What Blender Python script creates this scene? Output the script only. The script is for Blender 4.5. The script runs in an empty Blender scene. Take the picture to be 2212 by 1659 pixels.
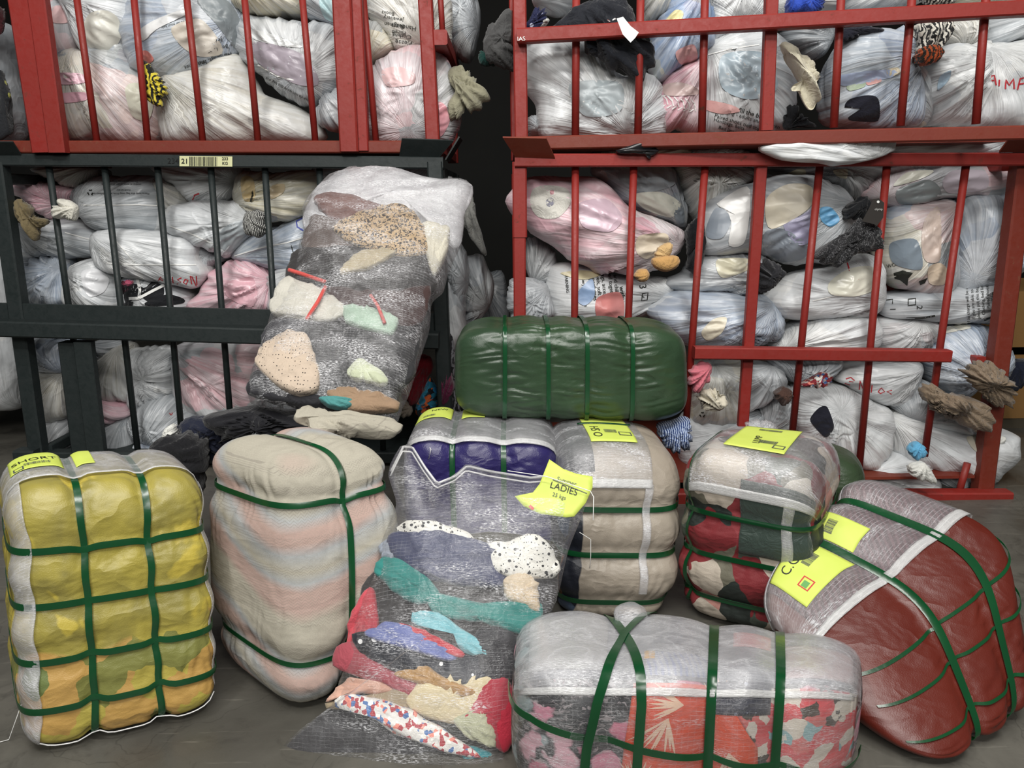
import bpy, math, random
import numpy as np
from mathutils import Matrix, Vector
from mathutils.bvhtree import BVHTree

# ------------------------------------------------------------------ camera, world, lights, exposure
SC = bpy.context.scene
COL = SC.collection
W, H, F = 2212.0, 1659.0, 1661.0
CAM = np.array([0.0, 0.0, 1.55])
PITCH, ROLL = math.radians(13.5), math.radians(-0.84)
ROT = Matrix.Rotation(math.pi / 2 - PITCH, 3, 'X') @ Matrix.Rotation(ROLL, 3, 'Z')
R = np.array([list(r) for r in ROT])
cd = bpy.data.cameras.new('camera')
cd.sensor_width = 36.0
cd.lens = F / W * 36.0
cd.clip_start = 0.05
cam = bpy.data.objects.new('camera', cd)
cam.matrix_world = Matrix.Translation(Vector(CAM)) @ ROT.to_4x4()
COL.objects.link(cam)
SC.camera = cam
SC.view_settings.view_transform = 'Standard'
SC.view_settings.look = 'None'
SC.view_settings.gamma = 1.0
SC.view_settings.use_curve_mapping = False
SC.view_settings.exposure = 0.08

wd = bpy.data.worlds.new('hall_ambient')
SC.world = wd
wd.use_nodes = True
wd.node_tree.nodes['Background'].inputs[0].default_value = (0.93, 0.97, 1.0, 1)
wd.node_tree.nodes['Background'].inputs[1].default_value = 0.07


def area(name, loc, target, sx, sy, power, col=(1.0, 0.98, 0.94)):
    l = bpy.data.lights.new(name, 'AREA')
    l.shape = 'RECTANGLE'
    l.size, l.size_y, l.energy, l.color = sx, sy, power, col
    o = bpy.data.objects.new(name, l)
    o.location = loc
    d = Vector(target) - Vector(loc)
    o.rotation_euler = d.to_track_quat('-Z', 'Y').to_euler()
    COL.objects.link(o)


# the hall's ceiling tubes: rows high above the aisle, plus an added fill behind the viewer
area('tube_and_fill_light', (-1.7, 1.0, 5.4), (-1.5, 2.6, 0), 0.35, 2.6, 105)
area('tube_and_fill_light', (1.5, 1.0, 5.4), (1.4, 2.6, 0), 0.35, 2.6, 105)
area('tube_and_fill_light', (-0.1, -0.8, 5.4), (0, 3.4, 0.6), 3.2, 0.5, 190)
area('tube_and_fill_light', (0.0, -4.5, 4.8), (0, 4.0, 1.0), 6.0, 1.5, 300)  # broad unseen fill, added to brighten the cage fronts

# ------------------------------------------------------------------ pixel -> place in the hall


def ray(x, y):
    x = np.asarray(x, float)
    y = np.asarray(y, float)
    d = np.stack([(x - W / 2) / F, -(y - H / 2) / F, -np.ones_like(x)], -1)
    return d @ R.T


def P(x, y, Y):
    d = ray(x, y)
    return CAM + d * (np.asarray(Y, float) / d[..., 1])[..., None]


def G(x, y, z=0.0):
    d = ray(x, y)
    return CAM + d * ((z - CAM[2]) / d[..., 2])[..., None]


def plane3(a, b, c):
    """plane through three (px,py,Y); gives a function mapping pixels onto it"""
    p = [P(*q) for q in (a, b, c)]
    n = np.cross(p[1] - p[0], p[2] - p[0])
    n /= np.linalg.norm(n)
    if n[1] > 0:
        n = -n

    def f(x, y):
        d = ray(x, y)
        t = ((p[0] - CAM) @ n) / (d @ n)
        return CAM + d * t[..., None]
    return f, n


def flat(Y):
    return (lambda x, y: P(x, y, Y)), np.array([0.0, -1.0, 0.0])


# ------------------------------------------------------------------ object helpers
WLOC = {}


def tag(o, label=None, cat=None, group=None, kind=None):
    if label:
        o['label'] = label
    if cat:
        o['category'] = cat
    if group:
        o['group'] = group
    if kind:
        o['kind'] = kind
    return o


def empty(name, loc, label=None, cat=None, group=None, kind=None):
    o = bpy.data.objects.new(name, None)
    o.empty_display_size = 0.1
    COL.objects.link(o)
    o.location = Vector(loc)
    WLOC[o.name] = np.array(loc, float)
    return tag(o, label, cat, group, kind)


def mk(name, V, faces, mat, parent=None, uv=None, loc_attr=None, origin=None, smooth=True, flip=False):
    V = np.asarray(V, float)
    if origin is None:
        origin = (V.min(0) + V.max(0)) / 2
    origin = np.asarray(origin, float)
    me = bpy.data.meshes.new(name)
    if flip:
        faces = [tuple(reversed(f)) for f in faces]
    me.from_pydata((V - origin).tolist(), [], [tuple(int(i) for i in f) for f in faces])
    if smooth:
        me.polygons.foreach_set('use_smooth', [True] * len(me.polygons))
    if uv is not None:
        ul = me.uv_layers.new(name='UVMap')
        li = np.empty(len(me.loops), dtype=np.int32)
        me.loops.foreach_get('vertex_index', li)
        ul.data.foreach_set('uv', np.asarray(uv, float)[li].astype(np.float32).ravel())
    if loc_attr is not None:
        at = me.attributes.new('loc', 'FLOAT_VECTOR', 'POINT')
        at.data.foreach_set('vector', np.asarray(loc_attr, np.float32).ravel())
    if mat is not None:
        me.materials.append(mat)
    me.update()
    o = bpy.data.objects.new(name, me)
    COL.objects.link(o)
    base = np.zeros(3)
    if parent is not None:
        o.parent = parent
        base = WLOC[parent.name]
    o.location = Vector(origin - base)
    WLOC[o.name] = origin
    return o


class Noise:
    """sum of random sine waves, cheap and smooth"""

    def __init__(self, seed, n=9, f0=1.0, f1=3.0):
        r = np.random.RandomState(seed)
        k = r.normal(size=(n, 3))
        k /= np.linalg.norm(k, axis=1)[:, None]
        self.k = k * r.uniform(f0, f1, n)[:, None]
        self.ph = r.uniform(0, 6.28, n)
        self.n = n

    def __call__(self, p):
        return np.sin(p @ self.k.T + self.ph).sum(-1) / math.sqrt(self.n / 2.0) * 0.7


def closed_spline(pts, n):
    """Catmull-Rom through a closed outline, resampled evenly"""
    pts = np.asarray(pts, float)
    m = len(pts)
    out = []
    for i in range(m):
        p0, p1, p2, p3 = pts[i - 1], pts[i], pts[(i + 1) % m], pts[(i + 2) % m]
        for t in np.linspace(0, 1, 12, endpoint=False):
            # half-tension keeps corners from overshooting
            tt, ttt = t * t, t * t * t
            m1, m2 = (p2 - p0) * 0.42, (p3 - p1) * 0.42
            out.append((2 * ttt - 3 * tt + 1) * p1 + (ttt - 2 * tt + t) * m1 + (-2 * ttt + 3 * tt) * p2 + (ttt - tt) * m2)
    out = np.array(out)
    seg = np.linalg.norm(np.roll(out, -1, 0) - out, axis=1)
    s = np.concatenate([[0], np.cumsum(seg)])
    q = np.linspace(0, s[-1], n, endpoint=False)
    cl = np.vstack([out, out[:1]])
    return np.stack([np.interp(q, s, cl[:, k]) for k in (0, 1)], 1)


def pillow(name, px, plane, df, db, mat, parent=None, p=2.5, nseg=72, rings=18, lump=0.018, fold=0.006, seed=1,
           knot=None, origin=None, ragged=0.0, crush=0.0, planar=False):
    """a stuffed body: its outline at its own distance, swelling df towards the aisle and db away from it.
    knot: pixel that the folds gather at"""
    f, n = plane
    c2 = closed_spline(px, nseg)
    rnd = np.random.RandomState(seed)
    if ragged:
        c2 = c2 + rnd.normal(size=c2.shape) * ragged
    # area centroid
    x, y = c2[:, 0], c2[:, 1]
    x1, y1 = np.roll(x, -1), np.roll(y, -1)
    cr = x * y1 - x1 * y
    A = cr.sum() / 2
    cen = np.array([((x + x1) * cr).sum(), ((y + y1) * cr).sum()]) / (6 * A)
    rim = f(x, y)
    c3 = f(cen[0], cen[1])
    ts = np.linspace(0, math.pi / 2, rings)
    V, rho_l = [], []
    tf = list(ts)                      # 0 centre of the front ... pi/2 rim
    rows = [('f', t) for t in tf[1:]] + [('b', t) for t in tf[::-1][1:-1]]
    centre_f = c3 + n * df
    V.append(centre_f[None])
    for side, t in rows:
        rho = math.sin(t) ** (2.0 / p)
        z = math.cos(t) ** (2.0 / p) if t < math.pi / 2 - 1e-6 else 0.0
        d = df if side == 'f' else -db
        V.append(c3 + (rim - c3) * rho + n * (d * z))
    V.append((c3 - n * db)[None])
    V = np.vstack(V)
    # gathered folds
    kx = knot if knot is not None else px[rnd.randint(len(px))]
    kp = f(np.array(float(kx[0])), np.array(float(kx[1])))
    ex = np.array([1.0, 0, 0])
    ex -= n * (ex @ n)
    ex /= np.linalg.norm(ex)
    ey = np.cross(n, ex)
    dv = V - kp
    u, v = dv @ ex, dv @ ey
    rr = np.sqrt(u * u + v * v + 0.0004)
    away = (c3 - kp)
    a0 = math.atan2(away @ ey, away @ ex)
    an = np.arctan2(v, u) - a0
    an = (an + math.pi) % (2 * math.pi) - math.pi
    loc = V - c3
    nz = Noise(seed * 7 + 1, 9, 4, 11)
    nf = Noise(seed * 7 + 2, 8, 1, 3)
    fan = np.stack([an * 9.0, rr * 5.0, np.full_like(an, seed * 1.7)], -1)
    ridge = 1 - np.abs(nf(fan * 1.0))
    ridge2 = 1 - np.abs(Noise(seed * 7 + 3, 8, 2, 6)(fan))
    out = loc / (np.linalg.norm(loc, axis=1)[:, None] + 1e-6)
    out = out + n * 0.6 * np.sign((loc @ n))[:, None]
    fade = np.clip(rr / 0.12, 0.2, 1.0)
    V = V + out * ((lump * nz(loc) + fold * (ridge * 1.4 + ridge2 - 1.0) * fade)[:, None])
    if crush:
        V = V + out * (crush * (1 - np.abs(Noise(seed + 5, 7, 8, 22)(loc))) ** 2)[:, None] - out * crush * 0.4
    m = nseg
    faces = [(0, 1 + j, 1 + (j + 1) % m) for j in range(m)]
    nr = len(rows)
    for i in range(nr - 1):
        a, b = 1 + i * m, 1 + (i + 1) * m
        faces += [(a + j, b + j, b + (j + 1) % m, a + (j + 1) % m) for j in range(m)]
    last = len(V) - 1
    a = 1 + (nr - 1) * m
    faces += [(a + j, last, a + (j + 1) % m) for j in range(m)]
    uv = np.stack([u, v], -1) if planar else np.stack([rr, an], -1)
    # check orientation: the first face should look along n
    fa, fb, fc = V[faces[0][0]], V[faces[0][1]], V[faces[0][2]]
    flip = np.cross(fb - fa, fc - fa) @ n < 0
    o = mk(name, V, faces, mat, parent, uv=uv, loc_attr=loc, origin=origin, flip=flip)
    o_w[o.name] = (V, faces)
    return o


o_w = {}


def bar(name, a, b, w, d, mat, parent, round_=False, side=(0, 1, 0)):
    """square section with eased edges, or round bar, from a to b"""
    a, b = np.asarray(a, float), np.asarray(b, float)
    t = b - a
    t /= np.linalg.norm(t)
    s = np.asarray(side, float)
    s = s - t * (s @ t)
    s /= np.linalg.norm(s)
    r = np.cross(t, s)
    if round_:
        an = np.linspace(0, 2 * math.pi, 16, endpoint=False)
        prof = np.stack([np.cos(an) * w / 2, np.sin(an) * d / 2], 1)
    else:
        c = min(w, d) * 0.1
        hw, hd = w / 2, d / 2
        prof = np.array([(hw - c, -hd), (hw, -hd + c), (hw, hd - c), (hw - c, hd), (-hw + c, hd), (-hw, hd - c), (-hw, -hd + c), (-hw + c, -hd)])
    m = len(prof)
    V = np.vstack([a + prof[:, :1] * r + prof[:, 1:] * s, b + prof[:, :1] * r + prof[:, 1:] * s])
    faces = [(j, (j + 1) % m, m + (j + 1) % m, m + j) for j in range(m)]
    faces += [tuple(range(m))[::-1], tuple(range(m, 2 * m))]
    o = mk(name, V, faces, mat, parent, smooth=False)
    o_w[o.name] = (V, faces)
    if round_:
        for pl in o.data.polygons:
            pl.use_smooth = len(pl.vertices) == 4
    return o


def plate(name, pts, thick, mat, parent):
    """a flat steel plate through the given corner points with real thickness"""
    pts = np.asarray(pts, float)
    n = np.cross(pts[1] - pts[0], pts[2] - pts[0])
    n /= np.linalg.norm(n)
    m = len(pts)
    V = np.vstack([pts - n * thick / 2, pts + n * thick / 2])
    faces = [tuple(range(m))[::-1], tuple(range(m, 2 * m))] + [(j, (j + 1) % m, m + (j + 1) % m, m + j) for j in range(m)]
    return mk(name, V, faces, mat, parent, smooth=False)


def tube(name, pts, r, mat, parent=None, n=8):
    pts = np.asarray(pts, float)
    V = []
    for i, p_ in enumerate(pts):
        t = pts[min(i + 1, len(pts) - 1)] - pts[max(i - 1, 0)]
        t /= np.linalg.norm(t) + 1e-9
        s = np.cross(t, [0.3, 0.2, 0.93])
        s /= np.linalg.norm(s) + 1e-9
        q = np.cross(t, s)
        for k in range(n):
            a = 2 * math.pi * k / n
            V.append(p_ + r * (math.cos(a) * s + math.sin(a) * q))
    faces = []
    for i in range(len(pts) - 1):
        for k in range(n):
            faces.append((i * n + k, i * n + (k + 1) % n, (i + 1) * n + (k + 1) % n, (i + 1) * n + k))
    faces += [tuple(range(n))[::-1], tuple(range((len(pts) - 1) * n, len(pts) * n))]
    return mk(name, V, faces, mat, parent)


def text_mesh(s, bold=0.0):
    c = bpy.data.curves.new('lettering', 'FONT')
    c.body = s
    c.size = 1.0
    c.align_x = 'CENTER'
    c.align_y = 'CENTER'
    c.resolution_u = 3
    c.offset = bold
    o = bpy.data.objects.new('lettering', c)
    me = bpy.data.meshes.new_from_object(o)
    V = np.empty(len(me.vertices) * 3)
    me.vertices.foreach_get('co', V)
    V = V.reshape(-1, 3)
    faces = [tuple(p_.vertices) for p_ in me.polygons]
    bpy.data.objects.remove(o)
    bpy.data.curves.remove(c)
    bpy.data.meshes.remove(me)
    return V[:, :2], faces


def decal(name, V2, faces, host, cx, cy, size, ang, mat, off=0.004, flipx=False, sx=1.0, verts=None):
    """ink lying on the host's own surface. size: pixels per unit, ang: degrees clockwise in the picture"""
    V, hf = o_w[host.name] if verts is None else verts
    if len(faces) == 1 and len(faces[0]) > 4:      # a large patch follows the skin ring by ring
        m, k = len(V2), 11
        c_ = V2.mean(0)
        V2 = np.vstack([c_[None]] + [c_ + (V2 - c_) * (i / k) for i in range(1, k + 1)])
        faces = [(0, 1 + j, 1 + (j + 1) % m) for j in range(m)]
        faces += [(1 + (i - 1) * m + j, 1 + i * m + j, 1 + i * m + (j + 1) % m, 1 + (i - 1) * m + (j + 1) % m) for i in range(1, k) for j in range(m)]
    key = '_bvh_' + host.name
    if key not in o_w:
        o_w[key] = BVHTree.FromPolygons([Vector(v) for v in V], [tuple(int(i) for i in f_) for f_ in hf])
    bv = o_w[key]
    a = math.radians(ang)
    x = V2[:, 0] * size * sx * (-1 if flipx else 1)
    y = -V2[:, 1] * size
    X = cx + x * math.cos(a) - y * math.sin(a)
    Y = cy + x * math.sin(a) + y * math.cos(a)
    D = ray(X, Y)
    D /= np.linalg.norm(D, axis=1)[:, None]
    out, ok = [], []
    last = None
    for d in D:
        h = bv.ray_cast(Vector(CAM), Vector(d))
        if h[0] is not None:
            last = np.array(h[0]) - d * off
            ok.append(True)
        else:
            ok.append(False)
        out.append(last if last is not None else CAM + d * 3)
    faces = [f_ for f_ in faces if all(ok[i] for i in f_)]
    if not faces:
        return None
    used = sorted({i for f_ in faces for i in f_})
    re = {k: i for i, k in enumerate(used)}
    return mk(name, np.array(out)[used], [tuple(re[i] for i in f_) for f_ in faces], mat, host, smooth=len(faces) > 150)


def ink(host, s, cx, cy, h, ang=0.0, mat=None, name='lettering', sx=1.0, bold=0.0, off=0.004):
    V2, fc = text_mesh(s, bold)
    return decal(name, V2, fc, host, cx, cy, h, ang, mat, off=off, sx=sx)


def strokes(name, lines, host, wpx, mat, off=0.004):
    """hand-drawn marker strokes given as pixel polylines, lying on the host"""
    V, Fc = [], []
    for ln in lines:
        ln = np.asarray(ln, float)
        # subdivide
        q = [ln[0]]
        for a, b in zip(ln[:-1], ln[1:]):
            k = max(1, int(np.linalg.norm(b - a) / 6))
            q += [a + (b - a) * (i + 1) / k for i in range(k)]
        q = np.array(q)
        t = np.gradient(q, axis=0)
        t /= np.linalg.norm(t, axis=1)[:, None] + 1e-9
        nn = np.stack([-t[:, 1], t[:, 0]], 1) * wpx / 2
        b0 = len(V)
        for i in range(len(q)):
            V += [q[i] + nn[i], q[i] - nn[i]]
        for i in range(len(q) - 1):
            Fc.append((b0 + 2 * i, b0 + 2 * i + 1, b0 + 2 * i + 3, b0 + 2 * i + 2))
    V = np.array(V)
    c = V.mean(0)
    V2 = (V - c) * [1, -1]
    return decal(name, V2, Fc, host, c[0], c[1], 1.0, 0, mat, off=off)
# ------------------------------------------------------------------ materials


class Mat:
    def __init__(self, name, rough=0.5, spec=0.5, col=None, metal=0.0):
        self.m = bpy.data.materials.new(name)
        self.m.use_nodes = True
        self.nt = self.m.node_tree
        self.b = self.nt.nodes['Principled BSDF']
        self.out = self.nt.nodes['Material Output']
        self.b.inputs['Roughness'].default_value = rough
        self.b.inputs['Specular IOR Level'].default_value = spec
        self.b.inputs['Metallic'].default_value = metal
        if col is not None:
            self.b.inputs['Base Color'].default_value = (*col, 1)

    def n(self, typ, ins=(), out=0, **props):
        nd = self.nt.nodes.new('ShaderNode' + typ)
        for k, v in props.items():
            setattr(nd, k, v)
        for k, v in (ins.items() if isinstance(ins, dict) else enumerate(ins)):
            if v is None:
                continue
            if isinstance(v, bpy.types.NodeSocket):
                self.nt.links.new(v, nd.inputs[k])
            else:
                s = nd.inputs[k]
                if hasattr(s.default_value, '__len__') and not hasattr(v, '__len__'):
                    v = [v] * len(s.default_value)
                if hasattr(s.default_value, '__len__') and len(s.default_value) == 4 and len(v) == 3:
                    v = (*v, 1)
                s.default_value = v
        return nd.outputs[out]

    def math(self, op, a, b=None, c=None, clamp=False):
        return self.n('Math', [a, b, c], operation=op, use_clamp=clamp)

    def vmath(self, op, a, b=None):
        return self.n('VectorMath', [a, b], operation=op)

    def noise(self, v, scale, detail=3, rough=0.5, dist=0.0, out=0):
        return self.n('TexNoise', {'Vector': v, 'Scale': scale, 'Detail': detail, 'Roughness': rough, 'Distortion': dist}, out=out)

    def ramp(self, fac, stops, interp='LINEAR'):
        nd = self.nt.nodes.new('ShaderNodeValToRGB')
        self.nt.links.new(fac, nd.inputs[0])
        cr = nd.color_ramp
        cr.interpolation = interp
        while len(cr.elements) < len(stops):
            cr.elements.new(0.5)
        for e, (p, c) in zip(cr.elements, stops):
            e.position = p
            e.color = (*c, 1) if len(c) == 3 else c
        return nd.outputs[0]

    def step(self, v, a, b):
        return self.n('MapRange', {'Value': v, 'From Min': a, 'From Max': b}, clamp=True)

    def mix(self, fac, a, b, blend='MIX'):
        nd = self.nt.nodes.new('ShaderNodeMix')
        nd.data_type = 'RGBA'
        nd.blend_type = blend
        for k, v in ((0, fac), (6, a), (7, b)):
            if isinstance(v, bpy.types.NodeSocket):
                self.nt.links.new(v, nd.inputs[k])
            else:
                nd.inputs[k].default_value = v if not hasattr(v, '__len__') or len(v) == 4 else (*v, 1)
        return nd.outputs[2]

    def bump(self, h, strength=0.5, dist=0.01, normal=None):
        return self.n('Bump', {'Strength': strength, 'Distance': dist, 'Height': h, 'Normal': normal})

    def link(self, s, name):
        self.nt.links.new(s, self.b.inputs[name])

    def obj(self, seed=True):
        tc = self.n('TexCoord', out=3)
        if not seed:
            return tc
        r = self.n('ObjectInfo', out=5)
        v = self.n('CombineXYZ', [self.math('MULTIPLY', r, 37.0), self.math('MULTIPLY', r, 91.0), self.math('MULTIPLY', r, 53.0)])
        return self.vmath('ADD', tc, v)

    def uv(self):
        return self.n('TexCoord', out=2)

    def loc(self):
        return self.n('Attribute', attribute_name='loc', out=1)


def hexl(h):
    """sRGB hex -> linear"""
    c = [int(h[i:i + 2], 16) / 255 for i in (0, 2, 4)]
    return tuple(x / 12.92 if x < 0.04045 else ((x + 0.055) / 1.055) ** 2.4 for x in c)


MC = {}


def bag_mat(name, pal, film=0.5, scale=3.2, white=(0.74, 0.76, 0.78)):
    """thin white refuse-sack plastic; what is packed against it shows through in soft-edged areas"""
    k = 'bag_' + name
    if k in MC:
        return MC[k]
    t = Mat(k, rough=0.36, spec=0.5)
    o = t.obj()
    wob = t.noise(o, 7.0, 2, out=1)
    w = t.vmath('ADD', o, t.vmath('SCALE', wob, None))
    w.node.inputs[1].links[0].from_node.inputs['Scale'].default_value = 0.16
    vor = t.n('TexVoronoi', {'Vector': w, 'Scale': scale, 'Randomness': 1.0}, out=1)
    cell = t.n('SeparateColor', [vor], out=0)
    st = [((i + 0.0) / len(pal), hexl(c)) for i, c in enumerate(pal)]
    content = t.ramp(cell, st, 'CONSTANT')
    small = t.n('TexVoronoi', {'Vector': w, 'Scale': scale * 2.7, 'Randomness': 1.0}, out=1)
    content = t.mix(0.15, content, t.ramp(t.n('SeparateColor', [small], out=1), st, 'CONSTANT'))
    # folds gather at the tied end: uv = (distance, angle)
    uvm = t.n('Mapping', {'Vector': t.uv(), 'Scale': (2.2, 10.0, 1.0)})
    rnd = t.n('ObjectInfo', out=5)
    uvs = t.vmath('ADD', uvm, t.n('CombineXYZ', [t.math('MULTIPLY', rnd, 50.0), t.math('MULTIPLY', rnd, 31.0), 0.0]))
    n1 = t.noise(uvs, 1.0, 3, 0.5, 0.2)
    rid = t.math('SUBTRACT', 1.0, t.math('ABSOLUTE', t.math('MULTIPLY', t.math('SUBTRACT', n1, 0.5), 4.0)), clamp=True)
    n2 = t.noise(o, 7.0, 2.5, 0.5, 0.3)
    rid2 = t.math('SUBTRACT', 1.0, t.math('ABSOLUTE', t.math('MULTIPLY', t.math('SUBTRACT', n2, 0.5), 6.0)), clamp=True)
    # where doubled or slack plastic stands off its load it is milkier
    milk = t.math('ADD', t.math('MULTIPLY', t.noise(o, 4.5, 2), 0.5), t.math('MULTIPLY', t.math('POWER', rid, 3.0), 0.35))
    fac = t.math('ADD', milk, film - 0.47, clamp=True)
    t.link(t.mix(fac, content, white), 'Base Color')
    h = t.math('ADD', t.math('MULTIPLY', rid, 0.8), t.math('MULTIPLY', rid2, 0.45))
    t.link(t.bump(h, 0.5, 0.012), 'Normal')
    t.link(t.step(n1, 0.0, 1.3), 'Roughness')
    t.b.inputs['Coat Weight'].default_value = 0.25
    t.b.inputs['Coat Roughness'].default_value = 0.22
    MC[k] = t.m
    return t.m


BAGS = {
    'grey': (['8b9298', '9aa0a5', '7d858c', 'a7abae', '868c92', 'b4b6b6'], 0.42),
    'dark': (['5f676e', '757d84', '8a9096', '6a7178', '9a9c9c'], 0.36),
    'blue': (['7f8fa4', '9aa5b0', '8798ae', 'b7bcc2', '6f7f98', 'aab4c0'], 0.42),
    'beige': (['b9b4a6', 'a9a598', 'c6c2b6', '9c998f', 'b4ae9c'], 0.45),
    'pink': (['d8a5ac', 'a9a9ac', 'c9b2b6', '9aa0a5', 'e0b4b8', 'b2b2b2'], 0.38),
    'rose': (['d9a4b0', 'e2b6bf', 'c58f9c', 'cfc3c4', 'e3c4ca'], 0.30),
    'mix': (['7d858c', 'cfc8b0', '7f8a98', 'c9aaa6', '9fa4a8', '7f93ac', 'c9c4b4'], 0.34),
    'white': (['b9bcbd', 'c6c7c5', 'a5aaae', 'd0cfca', 'b3b6b8'], 0.60),
    'vivid': (['6b7684', 'd4cdb4', '8b9298', 'c9c9c6', '7890b4', 'b9898a', '5f6874', 'bdb8a6'], 0.24),
    'cream': (['d2c9a8', 'c7c1a9', 'b4b2a6', 'dbd3b6', '9fa3a3'], 0.34),
}


def bagm(k):
    return bag_mat(k, *BAGS[k])


def cloth(name, col, rough=0.85, col2=None, kind=None, scale=1.0, sheen=0.2, bump=0.35):
    if name in MC:
        return MC[name]
    t = Mat(name, rough=rough, spec=0.25)
    o = t.obj()
    c1 = hexl(col)
    base = t.mix(t.noise(o, 12 * scale, 3), tuple(x * 0.8 for x in c1), tuple(min(1, x * 1.15) for x in c1))
    if kind == 'dots':
        d = t.n('TexVoronoi', {'Vector': o, 'Scale': 42 * scale, 'Randomness': 0.35}, out=0)
        base = t.mix(t.math('LESS_THAN', d, 0.2), base, hexl(col2))
    elif kind == 'stars':
        d = t.n('TexVoronoi', {'Vector': o, 'Scale': 45 * scale, 'Randomness': 0.9}, out=0)
        d2 = t.n('TexVoronoi', {'Vector': o, 'Scale': 24 * scale, 'Randomness': 1.0}, out=0)
        base = t.mix(t.math('MAXIMUM', t.math('LESS_THAN', d, 0.2), t.math('LESS_THAN', d2, 0.26)), base, hexl(col2))
    elif kind == 'leopard':
        d = t.noise(o, 55 * scale, 2, 0.5, 0.8)
        base = t.mix(t.math('GREATER_THAN', d, 0.54), base, hexl(col2))
    elif kind == 'flower':
        v = t.n('TexVoronoi', {'Vector': o, 'Scale': 38 * scale}, out=1)
        cc = t.n('SeparateColor', [v], out=0)
        base = t.ramp(cc, [(0, c1), (0.38, hexl(col2)), (0.55, hexl('4a6fa5')), (0.68, c1), (0.8, hexl('e08a7a')), (0.9, hexl('f0efe8'))], 'CONSTANT')
    elif kind == 'paisley':
        v = t.n('TexVoronoi', {'Vector': o, 'Scale': 30 * scale}, out=1)
        cc = t.n('SeparateColor', [v], out=0)
        base = t.ramp(cc, [(0, c1), (0.3, hexl(col2)), (0.5, hexl('16333f')), (0.65, hexl('2b86b8')), (0.8, hexl('12161c')), (0.92, hexl('b9572a'))], 'CONSTANT')
    elif kind == 'zebra':
        wv = t.n('TexWave', {'Vector': o, 'Scale': 14 * scale, 'Distortion': 9.0, 'Detail': 2.0, 'Detail Scale': 1.4}, out=1)
        base = t.mix(t.math('GREATER_THAN', wv, 0.5), base, hexl(col2))
    elif kind == 'stripe':
        wv = t.n('TexWave', {'Vector': o, 'Scale': 26 * scale, 'Distortion': 4.0}, out=1)
        base = t.mix(t.math('GREATER_THAN', wv, 0.62), base, hexl(col2))
    elif kind == 'knit':
        d = t.n('TexVoronoi', {'Vector': o, 'Scale': 150 * scale, 'Randomness': 0.4}, out=0)
        base = t.mix(t.math('LESS_THAN', d, 0.24), base, hexl(col2))
    t.link(base, 'Base Color')
    n2 = t.noise(o, 16, 4, 0.55, 1.0)
    rid = t.math('SUBTRACT', 1.0, t.math('ABSOLUTE', t.math('MULTIPLY', t.math('SUBTRACT', n2, 0.5), 5.0)), clamp=True)
    weave = t.noise(o, 420, 1)
    t.link(t.bump(t.math('ADD', rid, t.math('MULTIPLY', weave, 0.12)), bump, 0.012), 'Normal')
    t.b.inputs['Sheen Weight'].default_value = sheen
    MC[name] = t.m
    return t.m


def paint(name, col, rust, rough=0.42, amt=0.55):
    t = Mat(name, rough=rough, spec=0.5)
    o = t.obj()
    n = t.noise(o, 5, 6, 0.65)
    c = t.mix(n, tuple(x * 0.86 for x in col), tuple(min(1, x * 1.1) for x in col))
    sc = t.noise(o, 26, 5, 0.7, 0.5)
    c = t.mix(t.step(sc, 0.62, 0.72), c, rust)
    c = t.mix(t.math('MULTIPLY', t.step(t.noise(o, 2.5, 3), 0.45, 0.75), amt), c, tuple(a * 0.6 + b * 0.4 for a, b in zip(col, rust)))
    t.link(c, 'Base Color')
    t.link(t.step(sc, -0.3, 1.1), 'Roughness')
    t.link(t.bump(t.noise(o, 60, 3), 0.12, 0.004), 'Normal')
    return t.m


RED = paint('red_steel_paint', hexl('85211a'), hexl('572a1c'))
RUSTY = paint('rusty_red_steel', hexl('6f2718'), hexl('6b3d26'), amt=0.9)
BLACKST = paint('charcoal_steel_paint', hexl('1d2525'), hexl('191c1c'), rough=0.5, amt=0.3)


def strap_mat():
    t = Mat('green_strapping', rough=0.24, spec=0.6)
    o = t.obj(False)
    t.link(t.mix(t.noise(o, 6, 2), hexl('0a351c'), hexl('104a27')), 'Base Color')
    t.link(t.bump(t.noise(o, 25, 2), 0.25, 0.004), 'Normal')
    return t.m


STRAP = strap_mat()


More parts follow.
